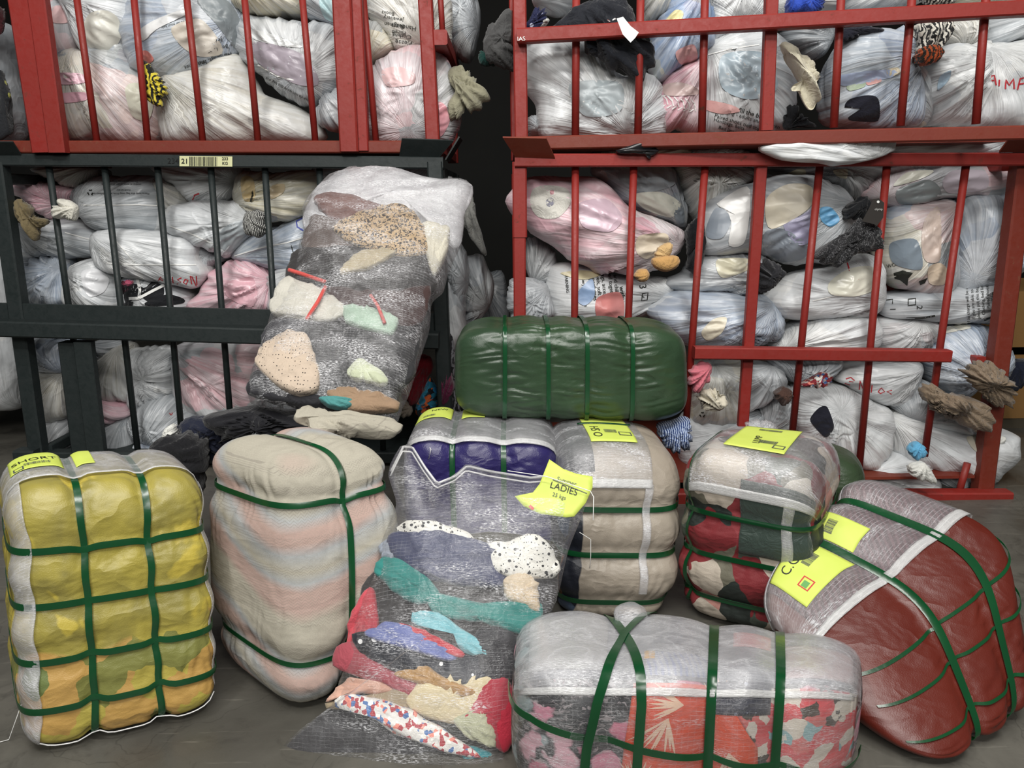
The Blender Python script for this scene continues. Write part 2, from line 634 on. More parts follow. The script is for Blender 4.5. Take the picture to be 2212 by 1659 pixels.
def film_mat(name, alpha=0.25, grid=0.35, tint=(0.84, 0.84, 0.87), lines=70.0, speck=0.35, rough=0.3, milk=0.04, gloss=0.03, c0=0.49):
    """clear woven sheeting: open mesh, brighter threads, glints painted in as white specks. uv in metres"""
    t = Mat(name, rough=rough, spec=0.7, col=tint)
    uv = t.uv()
    warp = t.vmath('ADD', uv, t.vmath('SCALE', t.noise(uv, 6, 3, out=1), None))
    warp.node.inputs[1].links[0].from_node.inputs['Scale'].default_value = 0.03
    sx = t.n('SeparateXYZ', [warp], out=0)
    sy = t.n('SeparateXYZ', [warp], out=1)

    def line(s, k, w):
        f_ = t.math('FRACT', t.math('MULTIPLY', s, k))
        return t.math('LESS_THAN', t.math('ABSOLUTE', t.math('SUBTRACT', f_, 0.5)), w)
    ln = t.math('MAXIMUM', line(sy, lines, 0.07), t.math('MULTIPLY', line(sx, lines * 0.8, 0.05), 0.5))
    brk = t.step(t.noise(uv, 22, 3), 0.38, 0.6)
    ln = t.math('MULTIPLY', ln, brk)
    crumple = t.noise(uv, 9, 3, 0.5, 0.3)
    rid = t.math('SUBTRACT', 1.0, t.math('ABSOLUTE', t.math('MULTIPLY', t.math('SUBTRACT', crumple, 0.5), 5.0)), clamp=True)
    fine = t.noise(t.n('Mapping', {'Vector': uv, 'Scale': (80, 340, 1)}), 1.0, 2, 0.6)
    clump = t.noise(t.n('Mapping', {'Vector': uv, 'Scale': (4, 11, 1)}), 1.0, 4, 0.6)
    sp = t.math('MULTIPLY', t.step(fine, 0.50, 0.60), t.step(clump, c0, c0 + 0.12))  # clumped white specks in the alpha, painted to read as glints
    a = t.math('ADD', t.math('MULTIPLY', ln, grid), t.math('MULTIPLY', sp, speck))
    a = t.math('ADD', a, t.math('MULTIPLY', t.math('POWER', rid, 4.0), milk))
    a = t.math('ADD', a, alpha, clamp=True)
    hb = t.math('ADD', t.math('MULTIPLY', rid, 0.5), t.math('MULTIPLY', fine, 0.4))
    nrm = t.bump(hb, 0.8, 0.008)
    t.link(nrm, 'Normal')
    tr = t.n('BsdfTransparent')
    gl = t.n('BsdfGlossy', {'Color': (1, 1, 1), 'Roughness': 0.2, 'Normal': nrm})
    body = t.n('MixShader', [a, tr, t.b.outputs[0]])
    fr = t.n('Fresnel', {'IOR': 1.45, 'Normal': nrm})
    t.nt.links.new(t.n('MixShader', [t.math('ADD', t.math('MULTIPLY', fr, 0.3), gloss, clamp=True), body, gl]), t.out.inputs[0])
    return t.m


FILM = film_mat('woven_clear_film', alpha=0.07, grid=0.14, speck=0.65, lines=95, gloss=0.03)
FILM_MILKY = film_mat('milky_woven_film', alpha=0.16, grid=0.12, speck=0.30, lines=110, milk=0.14, gloss=0.02)
FILM_MOUTH = film_mat('loose_woven_film', alpha=0.38, grid=0.16, speck=0.6, lines=100, milk=0.12, gloss=0.06)
FILM_CLEAR = film_mat('clear_woven_film', alpha=0.015, grid=0.10, speck=0.28, lines=85, gloss=0.02, c0=0.52)
FILM_DARK = film_mat('painted_sparkle_film', alpha=0.05, grid=0.16, speck=0.40, lines=80, gloss=0.02, c0=0.52)
FILM_GLINT = film_mat('painted_glint_film', alpha=0.03, grid=0.20, speck=0.6, lines=85, gloss=0.03, c0=0.47)
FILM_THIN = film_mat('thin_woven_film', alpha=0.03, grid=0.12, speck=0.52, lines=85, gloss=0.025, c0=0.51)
HEM = film_mat('white_hem_tape', alpha=0.45, grid=0.2, speck=0.2, tint=(0.78, 0.78, 0.78))


def label_mat():
    t = Mat('lime_paper', rough=0.55, spec=0.4)
    o = t.obj()
    t.link(t.mix(t.noise(o, 14, 3), hexl('bccb52'), hexl('cbd96a')), 'Base Color')
    return t.m


LIME = label_mat()
INK = Mat('black_ink', rough=0.6, col=hexl('23251f')).m
INKG = Mat('grey_print_ink', rough=0.6, col=hexl('4b4f50')).m
INKR = Mat('red_marker_ink', rough=0.6, col=hexl('c02a35')).m
INKB = Mat('blue_marker_ink', rough=0.6, col=hexl('4a55a8')).m
WHITE = Mat('white_thread', rough=0.7, col=(0.8, 0.8, 0.78)).m
PAPER = Mat('white_paper_tag', rough=0.6, col=(0.74, 0.75, 0.73)).m
CREAMLABEL = Mat('cream_plate', rough=0.4, col=hexl('cfcfa2')).m
CHROME = Mat('chrome_tube', rough=0.18, col=(0.75, 0.75, 0.75), metal=1.0).m


def floor_mat():
    t = Mat('worn_concrete', rough=0.5, spec=0.4)
    o = t.n('TexCoord', out=3)
    a = t.noise(o, 1.6, 6, 0.6, 0.5)
    c = t.ramp(a, [(0.25, hexl('3f3d38')), (0.5, hexl('54524c')), (0.75, hexl('69665e'))])
    c = t.mix(t.math('MULTIPLY', t.step(t.noise(o, 7, 6, 0.7, 1.2), 0.52, 0.7), 0.55), c, hexl('302e2b'))
    v = t.n('TexVoronoi', {'Vector': t.vmath('ADD', o, t.vmath('SCALE', t.noise(o, 3, 4, out=1), None)), 'Scale': 1.7}, out=0, feature='DISTANCE_TO_EDGE')
    v.node.inputs['Vector'].links[0].from_node.inputs[1].links[0].from_node.inputs['Scale'].default_value = 0.35
    c = t.mix(t.math('MULTIPLY', t.math('LESS_THAN', v, 0.003), 0.3), c, hexl('2d2c29'))
    s = t.noise(t.n('Mapping', {'Vector': o, 'Scale': (1.2, 14, 1), 'Rotation': (0, 0, 0.6)}), 3.0, 4, 0.6)
    c = t.mix(t.math('MULTIPLY', t.step(s, 0.62, 0.68), 0.3), c, hexl('7c786f'))
    t.link(c, 'Base Color')
    t.link(t.step(a, 0.0, 1.2), 'Roughness')
    t.link(t.bump(t.noise(o, 40, 5, 0.6), 0.15, 0.004), 'Normal')
    return t.m


def shell_mat(name, a, b, sc=2.0):
    t = Mat(name, rough=0.8, spec=0.2)
    t.link(t.mix(t.noise(t.n('TexCoord', out=3), sc, 4), hexl(a), hexl(b)), 'Base Color')
    return t.m


# ------------------------------------------------------------------ bale cover materials ('loc' runs -1..1 across, front-back, up)


def cover(name, base_fn, rough=0.4, spec=0.45, bump=0.45, fine=260, coat=0.0):
    t = Mat(name, rough=rough, spec=spec)
    o = t.obj()
    l = t.loc()
    t.link(base_fn(t, o, l), 'Base Color')
    n2 = t.noise(t.n('Mapping', {'Vector': o, 'Scale': (0.8, 0.8, 1.4)}), 6, 3, 0.5, 0.25)
    rid = t.math('SUBTRACT', 1.0, t.math('ABSOLUTE', t.math('MULTIPLY', t.math('SUBTRACT', n2, 0.5), 5.0)), clamp=True)
    hh = t.math('ADD', rid, t.math('MULTIPLY', t.noise(o, fine, 1), 0.12))
    t.link(t.bump(hh, bump, 0.012), 'Normal')
    if coat:
        t.b.inputs['Coat Weight'].default_value = coat
        t.b.inputs['Coat Roughness'].default_value = 0.3
    return t.m


def plain(c1, c2, sc=6):
    return lambda t, o, l: t.mix(t.noise(o, sc, 4), hexl(c1), hexl(c2))


def yellow_fn(t, o, l):
    z = t.n('SeparateXYZ', [l], out=2)
    x = t.n('SeparateXYZ', [l], out=0)
    n = t.noise(o, 7, 3, 0.5, 0.6)
    base = t.mix(t.step(n, 0.38, 0.62), hexl('857c3e'), hexl('9c9040'))
    br = t.step(t.math('ADD', t.noise(o, 4.5, 3, 0.5, 0.8), t.math('MULTIPLY', t.math('ABSOLUTE', x), 0.07)), 0.60, 0.64)
    base = t.mix(br, base, hexl('b3a244'))
    v = t.n('TexVoronoi', {'Vector': t.vmath('ADD', o, t.vmath('SCALE', t.noise(o, 16, 2, out=1), None)), 'Scale': 11.0}, out=1)
    v.node.inputs['Vector'].links[0].from_node.inputs[1].links[0].from_node.inputs['Scale'].default_value = 0.07
    pr = t.ramp(t.n('SeparateColor', [v], out=0), [(0, hexl('b08c4c')), (0.3, hexl('77783f')), (0.5, hexl('a89b48')), (0.7, hexl('687544')), (0.85, hexl('b38f50'))], 'CONSTANT')
    m = t.step(t.math('ADD', z, t.math('MULTIPLY', t.math('SUBTRACT', t.noise(o, 3.5, 2), 0.5), 0.9)), -0.22, -0.26)
    return t.mix(m, base, pr)


def knit_fn(t, o, l):
    z = t.n('SeparateXYZ', [l], out=2)
    x = t.n('SeparateXYZ', [l], out=0)
    y = t.n('SeparateXYZ', [l], out=1)
    s = t.math('ADD', t.math('ADD', z, t.math('MULTIPLY', x, -0.16)), t.math('MULTIPLY', y, -0.28))
    s = t.math('ADD', s, t.math('MULTIPLY', t.noise(o, 4, 2), 0.16))
    f_ = t.math('FRACT', t.math('MULTIPLY', s, 0.92))
    cr, pk, bl = hexl('a7a294'), hexl('ac938a'), hexl('9da0a1')
    c = t.ramp(f_, [(0.0, cr), (0.16, cr), (0.24, pk), (0.36, pk), (0.42, bl), (0.5, cr), (0.62, bl), (0.7, pk), (0.78, pk), (0.86, bl), (0.92, cr)])
    # herringbone rows
    zz = t.math('ABSOLUTE', t.math('SUBTRACT', t.math('FRACT', t.math('MULTIPLY', x, 11.0)), 0.5))
    hb = t.math('FRACT', t.math('ADD', t.math('MULTIPLY', z, 46.0), t.math('MULTIPLY', zz, 2.2)))
    row = t.math('GREATER_THAN', t.noise(t.n('CombineXYZ', [0.0, 0.0, t.math('MULTIPLY', z, 3.0)]), 2.2, 0), 0.5)
    mk_ = t.math('MULTIPLY', t.math('LESS_THAN', hb, 0.22), row)
    c = t.mix(t.math('MULTIPLY', mk_, 0.42), c, hexl('77716a'))
    sp = t.n('TexVoronoi', {'Vector': o, 'Scale': 210.0, 'Randomness': 0.5}, out=0)
    return t.mix(t.math('MULTIPLY', t.step(sp, 0.3, 0.6), 0.22), c, hexl('8c867c'))


def multi_fn(t, o, l):
    w = t.vmath('ADD', o, t.vmath('SCALE', t.noise(o, 5, 2, out=1), None))
    w.node.inputs[1].links[0].from_node.inputs['Scale'].default_value = 0.22
    v = t.n('TexVoronoi', {'Vector': t.n('Mapping', {'Vector': w, 'Scale': (1.0, 1.0, 0.6)}), 'Scale': 8.5}, out=1)
    return t.ramp(t.n('SeparateColor', [v], out=0), [(0, hexl('7a2c30')), (0.24, hexl('b9aea0')), (0.36, hexl('2c322f')), (0.5, hexl('86363a')), (0.62, hexl('6d6a5c')), (0.72, hexl('c4beb4')), (0.82, hexl('4a5249')), (0.91, hexl('b8857c'))], 'CONSTANT')


def taupe_fn(t, o, l):
    x = t.n('SeparateXYZ', [l], out=0)
    y = t.n('SeparateXYZ', [l], out=1)
    base = t.mix(t.noise(o, 5, 4), hexl('8c8376'), hexl('a09689'))
    w = t.n('TexVoronoi', {'Vector': t.n('Mapping', {'Vector': o, 'Scale': (1, 1, 0.4)}), 'Scale': 16.0}, out=1)
    dk = t.ramp(t.n('SeparateColor', [w], out=0), [(0, hexl('1e2129')), (0.35, hexl('3b4657')), (0.5, hexl('22242c')), (0.72, hexl('7a5a42')), (0.82, hexl('1d1f27'))], 'CONSTANT')
    e = t.math('ADD', x, t.math('MULTIPLY', t.math('SUBTRACT', t.noise(o, 5, 2), 0.5), 0.35))
    return t.mix(t.step(e, -0.62, -0.60), dk, base)


def blackfloral_fn(t, o, l):
    w = t.vmath('ADD', o, t.vmath('SCALE', t.noise(o, 14, 3, out=1), None))
    w.node.inputs[1].links[0].from_node.inputs['Scale'].default_value = 0.09
    v = t.n('TexVoronoi', {'Vector': w, 'Scale': 13.0}, out=1)
    d = t.n('TexVoronoi', {'Vector': w, 'Scale': 13.0}, out=0)
    fl = t.ramp(t.n('SeparateColor', [v], out=0), [(0, hexl('22242a')), (0.22, hexl('cf8a9f')), (0.45, hexl('22242a')), (0.58, hexl('9fb0b4')), (0.74, hexl('d9a9b6')), (0.86, hexl('c9798f'))], 'CONSTANT')
    c = t.mix(t.step(d, 0.46, 0.56), fl, hexl('22242a'))
    st = t.noise(t.n('Mapping', {'Vector': w, 'Scale': (1, 1, 3)}), 30, 3, 0.6, 0.7)
    c = t.mix(t.math('MULTIPLY', t.step(st, 0.55, 0.6), 0.45), c, hexl('d9cdd0'))
    return c


def coralfloral_fn(t, o, l):
    w = t.vmath('ADD', o, t.vmath('SCALE', t.noise(o, 22, 3, out=1), None))
    w.node.inputs[1].links[0].from_node.inputs['Scale'].default_value = 0.05
    v = t.n('TexVoronoi', {'Vector': w, 'Scale': 24.0}, out=1)
    return t.ramp(t.n('SeparateColor', [v], out=0), [(0, hexl('d4565c')), (0.32, hexl('d8d0c4')), (0.56, hexl('8fb4b8')), (0.64, hexl('4a4038')), (0.74, hexl('d9d2c8')), (0.9, hexl('cf6f6c'))], 'CONSTANT')


COV = {
    'yellow': cover('yellow_cloth_under_film', yellow_fn, rough=0.42, coat=0.15),
    'knit': cover('cream_herringbone_blanket', knit_fn, rough=0.9, spec=0.15, bump=0.3, fine=330),
    'purple': cover('purple_wrap', plain('221d48', '2e2860'), rough=0.33),
    'taupe': cover('taupe_wrap', taupe_fn, rough=0.42),
    'multi': cover('mixed_clothing', multi_fn, rough=0.5),
    'darkgreen': cover('dark_green_wrap', plain('2c3a2b', '38482f'), rough=0.36),
    'green': cover('green_tarpaulin', plain('26382a', '334a30', 4), rough=0.34, bump=0.32, coat=0.2),
    'brick': cover('brick_red_wrap', plain('4f1a13', '602216', 4), rough=0.4, bump=0.4, coat=0.15),
    'black_floral': cover('black_floral_cloth', blackfloral_fn, rough=0.5),
    'orange': cover('orange_cloth', plain('cf4526', 'da5530', 5), rough=0.55, bump=0.3),
    'coral_floral': cover('coral_floral_cloth', coralfloral_fn, rough=0.55, bump=0.3),
    'paisley': cover('grey_clothing', plain('4b4c52', '8b8a8c', 9), rough=0.6),
}
# ------------------------------------------------------------------ bales


class Bale:
    """pressed, strapped bale: a rounded block spanned between eight corners, nipped in under its straps"""

    def __init__(self, fl, depth, p=5.0, pinch=(), lump=0.012, seed=1, pucker=0.010, back=None, warp=None):
        # fl: front corners bottom-left, bottom-right, top-left, top-right (world); depth: vector(s) to the back corners
        f = [np.asarray(v, float) for v in fl]
        b = [np.asarray(v, float) for v in back] if back is not None else [v + np.asarray(depth, float) for v in f]
        self.c = np.array([[[f[0], f[2]], [b[0], b[2]]], [[f[1], f[3]], [b[1], b[3]]]])   # [x][y][z]
        self.p, self.pinch, self.seed, self.pk = p, pinch, seed, pucker
        self.lump = lump
        self.n1 = Noise(seed * 3 + 1, 9, 5, 13)
        self.n2 = Noise(seed * 3 + 2, 8, 1, 3)
        self.warp = warp
        self.dim = np.array([np.linalg.norm(f[1] - f[0]), np.linalg.norm(b[0] - f[0]), np.linalg.norm(f[2] - f[0])]) / 2
        self.centre = self.c.reshape(-1, 3).mean(0)

    def tri(self, q):
        t = (q + 1) / 2
        x, y, z = t[..., 0:1], t[..., 1:2], t[..., 2:3]
        c = self.c
        return ((c[0, 0, 0] * (1 - x) + c[1, 0, 0] * x) * (1 - y) + (c[0, 1, 0] * (1 - x) + c[1, 1, 0] * x) * y) * (1 - z) + \
               ((c[0, 0, 1] * (1 - x) + c[1, 0, 1] * x) * (1 - y) + (c[0, 1, 1] * (1 - x) + c[1, 1, 1] * x) * y) * z

    def shape(self, q, wr=1.0):
        q = np.array(q, float)
        g_all = np.zeros(q.shape[:-1])
        q0 = q.copy()
        for (a, s, amt, w) in self.pinch:
            d = q0[..., a] - s
            g = np.exp(-(d / w) ** 2)
            k = 1 - amt * g
            oth = [i for i in range(3) if i != a]
            if wr:
                th = np.arctan2(q0[..., oth[0]], q0[..., oth[1]])
                ph = th * 11 + 1.5 * np.sin(th * 7 + self.seed + s * 5) + 1.1 * np.sin(th * 17 + s * 9) + 1.2 * np.sin(d * 9 + s * 3)
                k = k - wr * self.pk / self.dim[oth].mean() * (1 - np.abs(np.sin(ph))) * (0.45 + 0.55 * np.sin(th * 3 + s * 11 + d * 6)) * np.exp(-np.abs(d) / (w * 2.2)) * (1 - np.exp(-(d / (w * 0.3)) ** 2))
            for i in oth:
                q[..., i] *= k
            g_all = np.maximum(g_all, np.exp(-(d / (w * 0.35)) ** 2))
        if self.warp:
            q = self.warp(q)
        v = self.tri(q)
        loc = v - self.centre
        out = loc / (np.linalg.norm(loc, axis=-1)[..., None] + 1e-6)
        amp = self.lump * (self.n1(loc) + 0.9 * self.n2(loc)) * (1 - 0.75 * g_all)
        return v + out * amp[..., None]

    def body(self, name, mat, parent, n=52):
        p = self.p
        V, Fc, idx = [], [], {}
        lin = np.linspace(-1, 1, n + 1)
        lin = np.sign(lin) * np.abs(lin) ** 0.9
        for a in range(3):
            for s in (-1, 1):
                o = [i for i in range(3) if i != a]
                ids = np.zeros((n + 1, n + 1), int)
                for i in range(n + 1):
                    for j in range(n + 1):
                        q = [0, 0, 0]
                        q[a], q[o[0]], q[o[1]] = s, lin[i], lin[j]
                        key = (round(q[0], 5), round(q[1], 5), round(q[2], 5))
                        if key not in idx:
                            idx[key] = len(V)
                            V.append(q)
                        ids[i, j] = idx[key]
                up = (s > 0) == (a != 1)
                for i in range(n):
                    for j in range(n):
                        f_ = (ids[i, j], ids[i + 1, j], ids[i + 1, j + 1], ids[i, j + 1])
                        Fc.append(f_ if up else f_[::-1])
        q = np.array(V, float)
        q = q / (np.abs(q) ** p).sum(1)[:, None] ** (1 / p)
        Vw = self.shape(q)
        o_ = mk(name, Vw, Fc, mat, parent, loc_attr=q)
        o_w[o_.name] = (Vw, Fc)
        return o_

    def surf(self, axis, s, th, off=0.0):
        """point on the skin: loop round the given axis at position s, angle th (0 front, 90 top for axis 0 / right for axis 2)"""
        s, th = np.broadcast_arrays(np.asarray(s, float), np.asarray(th, float))
        c, sn = -np.cos(th), np.sin(th)
        r = (np.abs(c) ** self.p + np.abs(sn) ** self.p) ** (-1 / self.p) * np.clip(1 - np.abs(s) ** self.p, 0.001, 1) ** (1 / self.p)
        q = np.zeros(s.shape + (3,))
        q[..., axis] = s
        q[..., 1] = c * r
        q[..., 2 if axis == 0 else 0] = sn * r
        v = self.shape(q, 0.0 if off < 0.02 and off > 0 else 0.0)
        q2 = q * 1.03
        q2[..., axis] = s
        d = self.tri(q2) - self.tri(q)
        d /= np.linalg.norm(d, axis=-1)[..., None] + 1e-9
        return v + d * off

    def sheet(self, name, axis, s0, s1, t0, t1, off, mat, parent, ns=24, nt=40, thick=0.0015, ripple=0.0, split=False):
        """a band or sheet lying on the skin. s0,s1 may be functions of th (radians); t0,t1 in degrees"""
        th = np.linspace(math.radians(t0), math.radians(t1), nt)
        S0 = s0(th) if callable(s0) else np.full(nt, s0)
        S1 = s1(th) if callable(s1) else np.full(nt, s1)
        k = np.linspace(0, 1, ns)
        S = S0[:, None] + (S1 - S0)[:, None] * k[None]
        T = np.repeat(th[:, None], ns, 1)
        A = self.surf(axis, S, T, off)
        if ripple:
            nz = Noise(self.seed + 77, 9, 14, 40)
            A = A + (self.surf(axis, S, T, off + 0.02) - A) / 0.02 * (ripple * np.abs(nz(A)))[..., None]
        arc = np.concatenate([[0], np.cumsum(np.linalg.norm(np.diff(A[:, ns // 2], axis=0), axis=1))])
        wid = S * self.dim[axis]
        uv = np.stack([wid, np.repeat(arc[:, None], ns, 1)], -1).reshape(-1, 2)
        V = A.reshape(-1, 3)
        Fc = []
        for i in range(nt - 1):
            for j in range(ns - 1):
                a = i * ns + j
                Fc.append((a, a + 1, a + ns + 1, a + ns))
        o = mk(name, V, Fc, mat, parent, uv=uv)
        if thick:
            m = o.modifiers.new('thickness', 'SOLIDIFY')
            m.thickness = thick
            m.offset = 0.0
            if split:
                e = o.modifiers.new('crisp_edges', 'EDGE_SPLIT')
                e.split_angle = math.radians(50)
        o_w[o.name] = (V, Fc)
        return o

    def strap(self, axis, s, parent, w=0.020, off=0.007, t0=-180, t1=180, mat=None, tilt=None, name='strap'):
        hw = w / 2 / self.dim[axis]
        if tilt is None:
            a, b = (lambda th: np.full_like(th, s - hw)), (lambda th: np.full_like(th, s + hw))
        else:
            a, b = (lambda th: tilt(th) - hw), (lambda th: tilt(th) + hw)
        return self.sheet(name, axis, a, b, t0, t1, off, mat or STRAP, parent, ns=3, nt=130, thick=0.0016, split=True)

    def write(self, name, s, axis, sc, thc, size, mat, parent, off, up=1, turn=0.0, aspect=1.0, bold=0.0):
        """print on a label: text centred at (sc, thc deg) with letter height size (m)"""
        V2, Fc = text_mesh(s, bold)
        return self.flat_art(name, V2 * size * [aspect, 1], Fc, axis, sc, thc, mat, parent, off, turn)

    def flat_art(self, name, V2, Fc, axis, sc, thc, mat, parent, off, turn=0.0):
        a = math.radians(turn)
        x = V2[:, 0] * math.cos(a) - V2[:, 1] * math.sin(a)
        y = V2[:, 0] * math.sin(a) + V2[:, 1] * math.cos(a)
        # local arc length per radian
        th0 = math.radians(thc)
        e = 0.02
        dl = np.linalg.norm(self.surf(axis, sc, th0 + e) - self.surf(axis, sc, th0 - e)) / (2 * e)
        ds = np.linalg.norm(self.surf(axis, sc + e, th0) - self.surf(axis, sc - e, th0)) / (2 * e)
        V = self.surf(axis, sc + x / ds, th0 + y / dl, off)
        return mk(name, V, Fc, mat, parent, smooth=False)


def barcode(n=22, w=1.0, h=0.5, seed=3):
    r = random.Random(seed)
    V, Fc, x = [], [], 0.0
    while x < 1:
        b = r.choice([0.012, 0.02, 0.032])
        g = r.choice([0.012, 0.02, 0.026])
        if x + b > 1:
            break
        k = len(V)
        V += [((x - .5) * w, -h / 2), ((x + b - .5) * w, -h / 2), ((x + b - .5) * w, h / 2), ((x - .5) * w, h / 2)]
        Fc.append((k, k + 1, k + 2, k + 3))
        x += b + g
    return np.array(V), Fc


def rect2(w, h, t=None):
    if t is None:
        return np.array([(-w / 2, -h / 2), (w / 2, -h / 2), (w / 2, h / 2), (-w / 2, h / 2)]), [(0, 1, 2, 3)]
    V = [(-w / 2, -h / 2), (w / 2, -h / 2), (w / 2, h / 2), (-w / 2, h / 2)]
    V += [(-w / 2 + t, -h / 2 + t), (w / 2 - t, -h / 2 + t), (w / 2 - t, h / 2 - t), (-w / 2 + t, h / 2 - t)]
    return np.array(V), [(0, 1, 5, 4), (1, 2, 6, 5), (2, 3, 7, 6), (3, 0, 4, 7)]


def q_th(h):
    """angle on the front face at height h (-1..1)"""
    return math.degrees(math.atan2(h, 1.0))


def q_top(d):
    """angle on the top face at depth d (-1 front .. 1 back)"""
    return math.degrees(math.atan2(1.0, -d))
# ------------------------------------------------------------------ the hall
fl = mk('floor', [(-16, -6, 0), (16, -6, 0), (16, 11, 0), (-16, 11, 0), (-16, -6, -.2), (16, -6, -.2), (16, 11, -.2), (-16, 11, -.2)],
        [(0, 1, 2, 3), (7, 6, 5, 4), (0, 4, 5, 1), (1, 5, 6, 2), (2, 6, 7, 3), (3, 7, 4, 0)], floor_mat(), smooth=False)
tag(fl, kind='structure')


def slab(name, x0, x1, y0, y1, z0, z1, m):
    V = [(x, y, z) for x in (x0, x1) for y in (y0, y1) for z in (z0, z1)]
    return tag(mk(name, V, [(0, 1, 3, 2), (4, 6, 7, 5), (0, 4, 5, 1), (2, 3, 7, 6), (0, 2, 6, 4), (1, 5, 7, 3)], m, smooth=False), kind='structure')


slab('wall_back', -16, 16, 11, 11.2, 0, 7, shell_mat('dim_wall', '1c1c1b', '242422'))
slab('ceiling', -16, 16, 3.2, 11, 7.0, 7.2, shell_mat('dim_ceiling', '2a2a28', '333230'))

# ------------------------------------------------------------------ stillages (stackable steel cages)
YL, YR = 4.40, 3.78          # aisle side of the two stacks


def cage_root(name, x, y, label):
    return empty(name, (x, y, 0), label, 'cage')


def prt(parent, name, a, b, Y, w, d, mat, round_=False, Y2=None):
    return bar(name, P(a[0], a[1], Y), P(b[0], b[1], Y if Y2 is None else Y2), w, d, mat, parent, round_)


def depth_frame(parent, x, z0, z1, Y0, Y1, mat, zs, post=0.07):
    """far-side post and the rails running back along one end of a cage"""
    bar('corner_post', (x, Y1, z0), (x, Y1, z1), post, post, mat, parent)
    for z in zs:
        bar('side_rail', (x, Y0 + 0.03, z), (x, Y1 - 0.03, z), 0.05, 0.06, mat, parent, side=(0, 0, 1))


def floor_panel(parent, x0, x1, y0, y1, z, mat):
    V = [(x, y, zz) for x in (x0, x1) for y in (y0, y1) for zz in (z - 0.015, z)]
    mk('floor_panel', V, [(0, 1, 3, 2), (4, 6, 7, 5), (0, 4, 5, 1), (2, 3, 7, 6), (0, 2, 6, 4), (1, 5, 7, 3)], mat, parent, smooth=False)


# --- charcoal cage standing on the floor
dk = cage_root('stillage_cage', -1.5, YL, 'charcoal steel cage standing on the floor, carrying barcode plate 21')
prt(dk, 'top_rail', (-70, 345), (958, 352), YL, 0.065, 0.07, BLACKST)
prt(dk, 'middle_beam', (-70, 703), (950, 732), YL - 0.05, 0.09, 0.19, BLACKST)
bm_shelf = prt(dk, 'beam_lip', (-70, 675), (950, 700), YL - 0.02, 0.12, 0.02, BLACKST)
for a, b in (((105, 355), (168, 800)), ((225, 356), (299, 985)), ((340, 357), (397, 985)), ((455, 358), (502, 960)), ((572, 358), (612, 985)), ((690, 358), (716, 985)), ((812, 358), (828, 985))):
    prt(dk, 'bar', a, b, YL + 0.03, 0.036, 0.036, BLACKST, True)
prt(dk, 'corner_post', (-4, 350), (88, 1004), YL, 0.085, 0.085, BLACKST)
prt(dk, 'corner_post', (940, 350), (966, 975), YL, 0.085, 0.085, BLACKST)
prt(dk, 'leg_sleeve', (165, 738), (198, 1010), YL - 0.03, 0.17, 0.10, BLACKST)
prt(dk, 'leg_sleeve', (181, 738), (214, 1010), YL - 0.09, 0.10, 0.05, BLACKST)
prt(dk, 'bottom_rail', (60, 985), (960, 985), YL + 0.02, 0.07, 0.09, BLACKST)
prt(dk, 'foot', (40, 985), (84, 985), YL - 0.06, 0.09, 0.10, BLACKST)
cl, crr = P(-4, 350, YL), P(940, 350, YL)
depth_frame(dk, crr[0] + 0.02, 0.0, 1.72, YL, YL + 1.15, BLACKST, (0.12, 0.85, 1.70))
depth_frame(dk, cl[0], 0.0, 1.72, YL, YL + 1.15, BLACKST, (0.12, 0.85, 1.70))
bar('top_rail', (cl[0], YL + 1.15, 1.70), (crr[0], YL + 1.15, 1.70), 0.06, 0.06, BLACKST, dk)
floor_panel(dk, cl[0], crr[0], YL + 0.03, YL + 1.15, 0.07, BLACKST)
for sx_, pp in ((1, ((868, 299), (980, 303), (946, 343), (862, 340))), (-1, ((-60, 306), (28, 306), (50, 340), (-60, 340)))):
    q = [P(*pp[0], YL - 0.10), P(*pp[1], YL - 0.10), P(*pp[2], YL - 0.02), P(*pp[3], YL - 0.02)]
    plate('stacking_cup', q, 0.008, BLACKST, dk)
for zz in (0.15,):
    q = P(962, 345, YL)
    plate('stacking_cup', [q + (0, 0, 0), q + (0, 0.25, 0), q + (0.08, 0.25, 0.12), q + (0.08, 0, 0.12)], 0.008, BLACKST, dk)
pl_ = plate('barcode_plate', [P(388, 337, YL - 0.042), P(502, 338, YL - 0.042), P(502, 360, YL - 0.042), P(388, 359, YL - 0.042)], 0.003, CREAMLABEL, dk)


def on_plate(name, V2, fc, cx, cy, size, mat, ang=0.5, Y=YL - 0.046):
    a = math.radians(ang)
    X = cx + V2[:, 0] * size * math.cos(a) + V2[:, 1] * size * math.sin(a)
    Yp = cy + V2[:, 0] * size * math.sin(a) - V2[:, 1] * size * math.cos(a)
    mk(name, P(X, Yp, Y), fc, mat, pl_, smooth=False)


for s, x, y, h in (('21', 399, 348.5, 15), ('233', 486, 343, 9), ('KG', 486, 353, 9)):
    on_plate('lettering', *text_mesh(s, 0.02), x, y, h, INK)
on_plate('barcode', *barcode(w=62, h=20, seed=5), 440, 348.5, 1, INK)
tr_ = [o for o in COL.objects if o.name == 'top_rail'][0]
ink(tr_, '234', 374, 348, 17, 0, Mat('faded_black_marker', col=(.004, .004, .004)).m, name='handwriting', off=0.003)


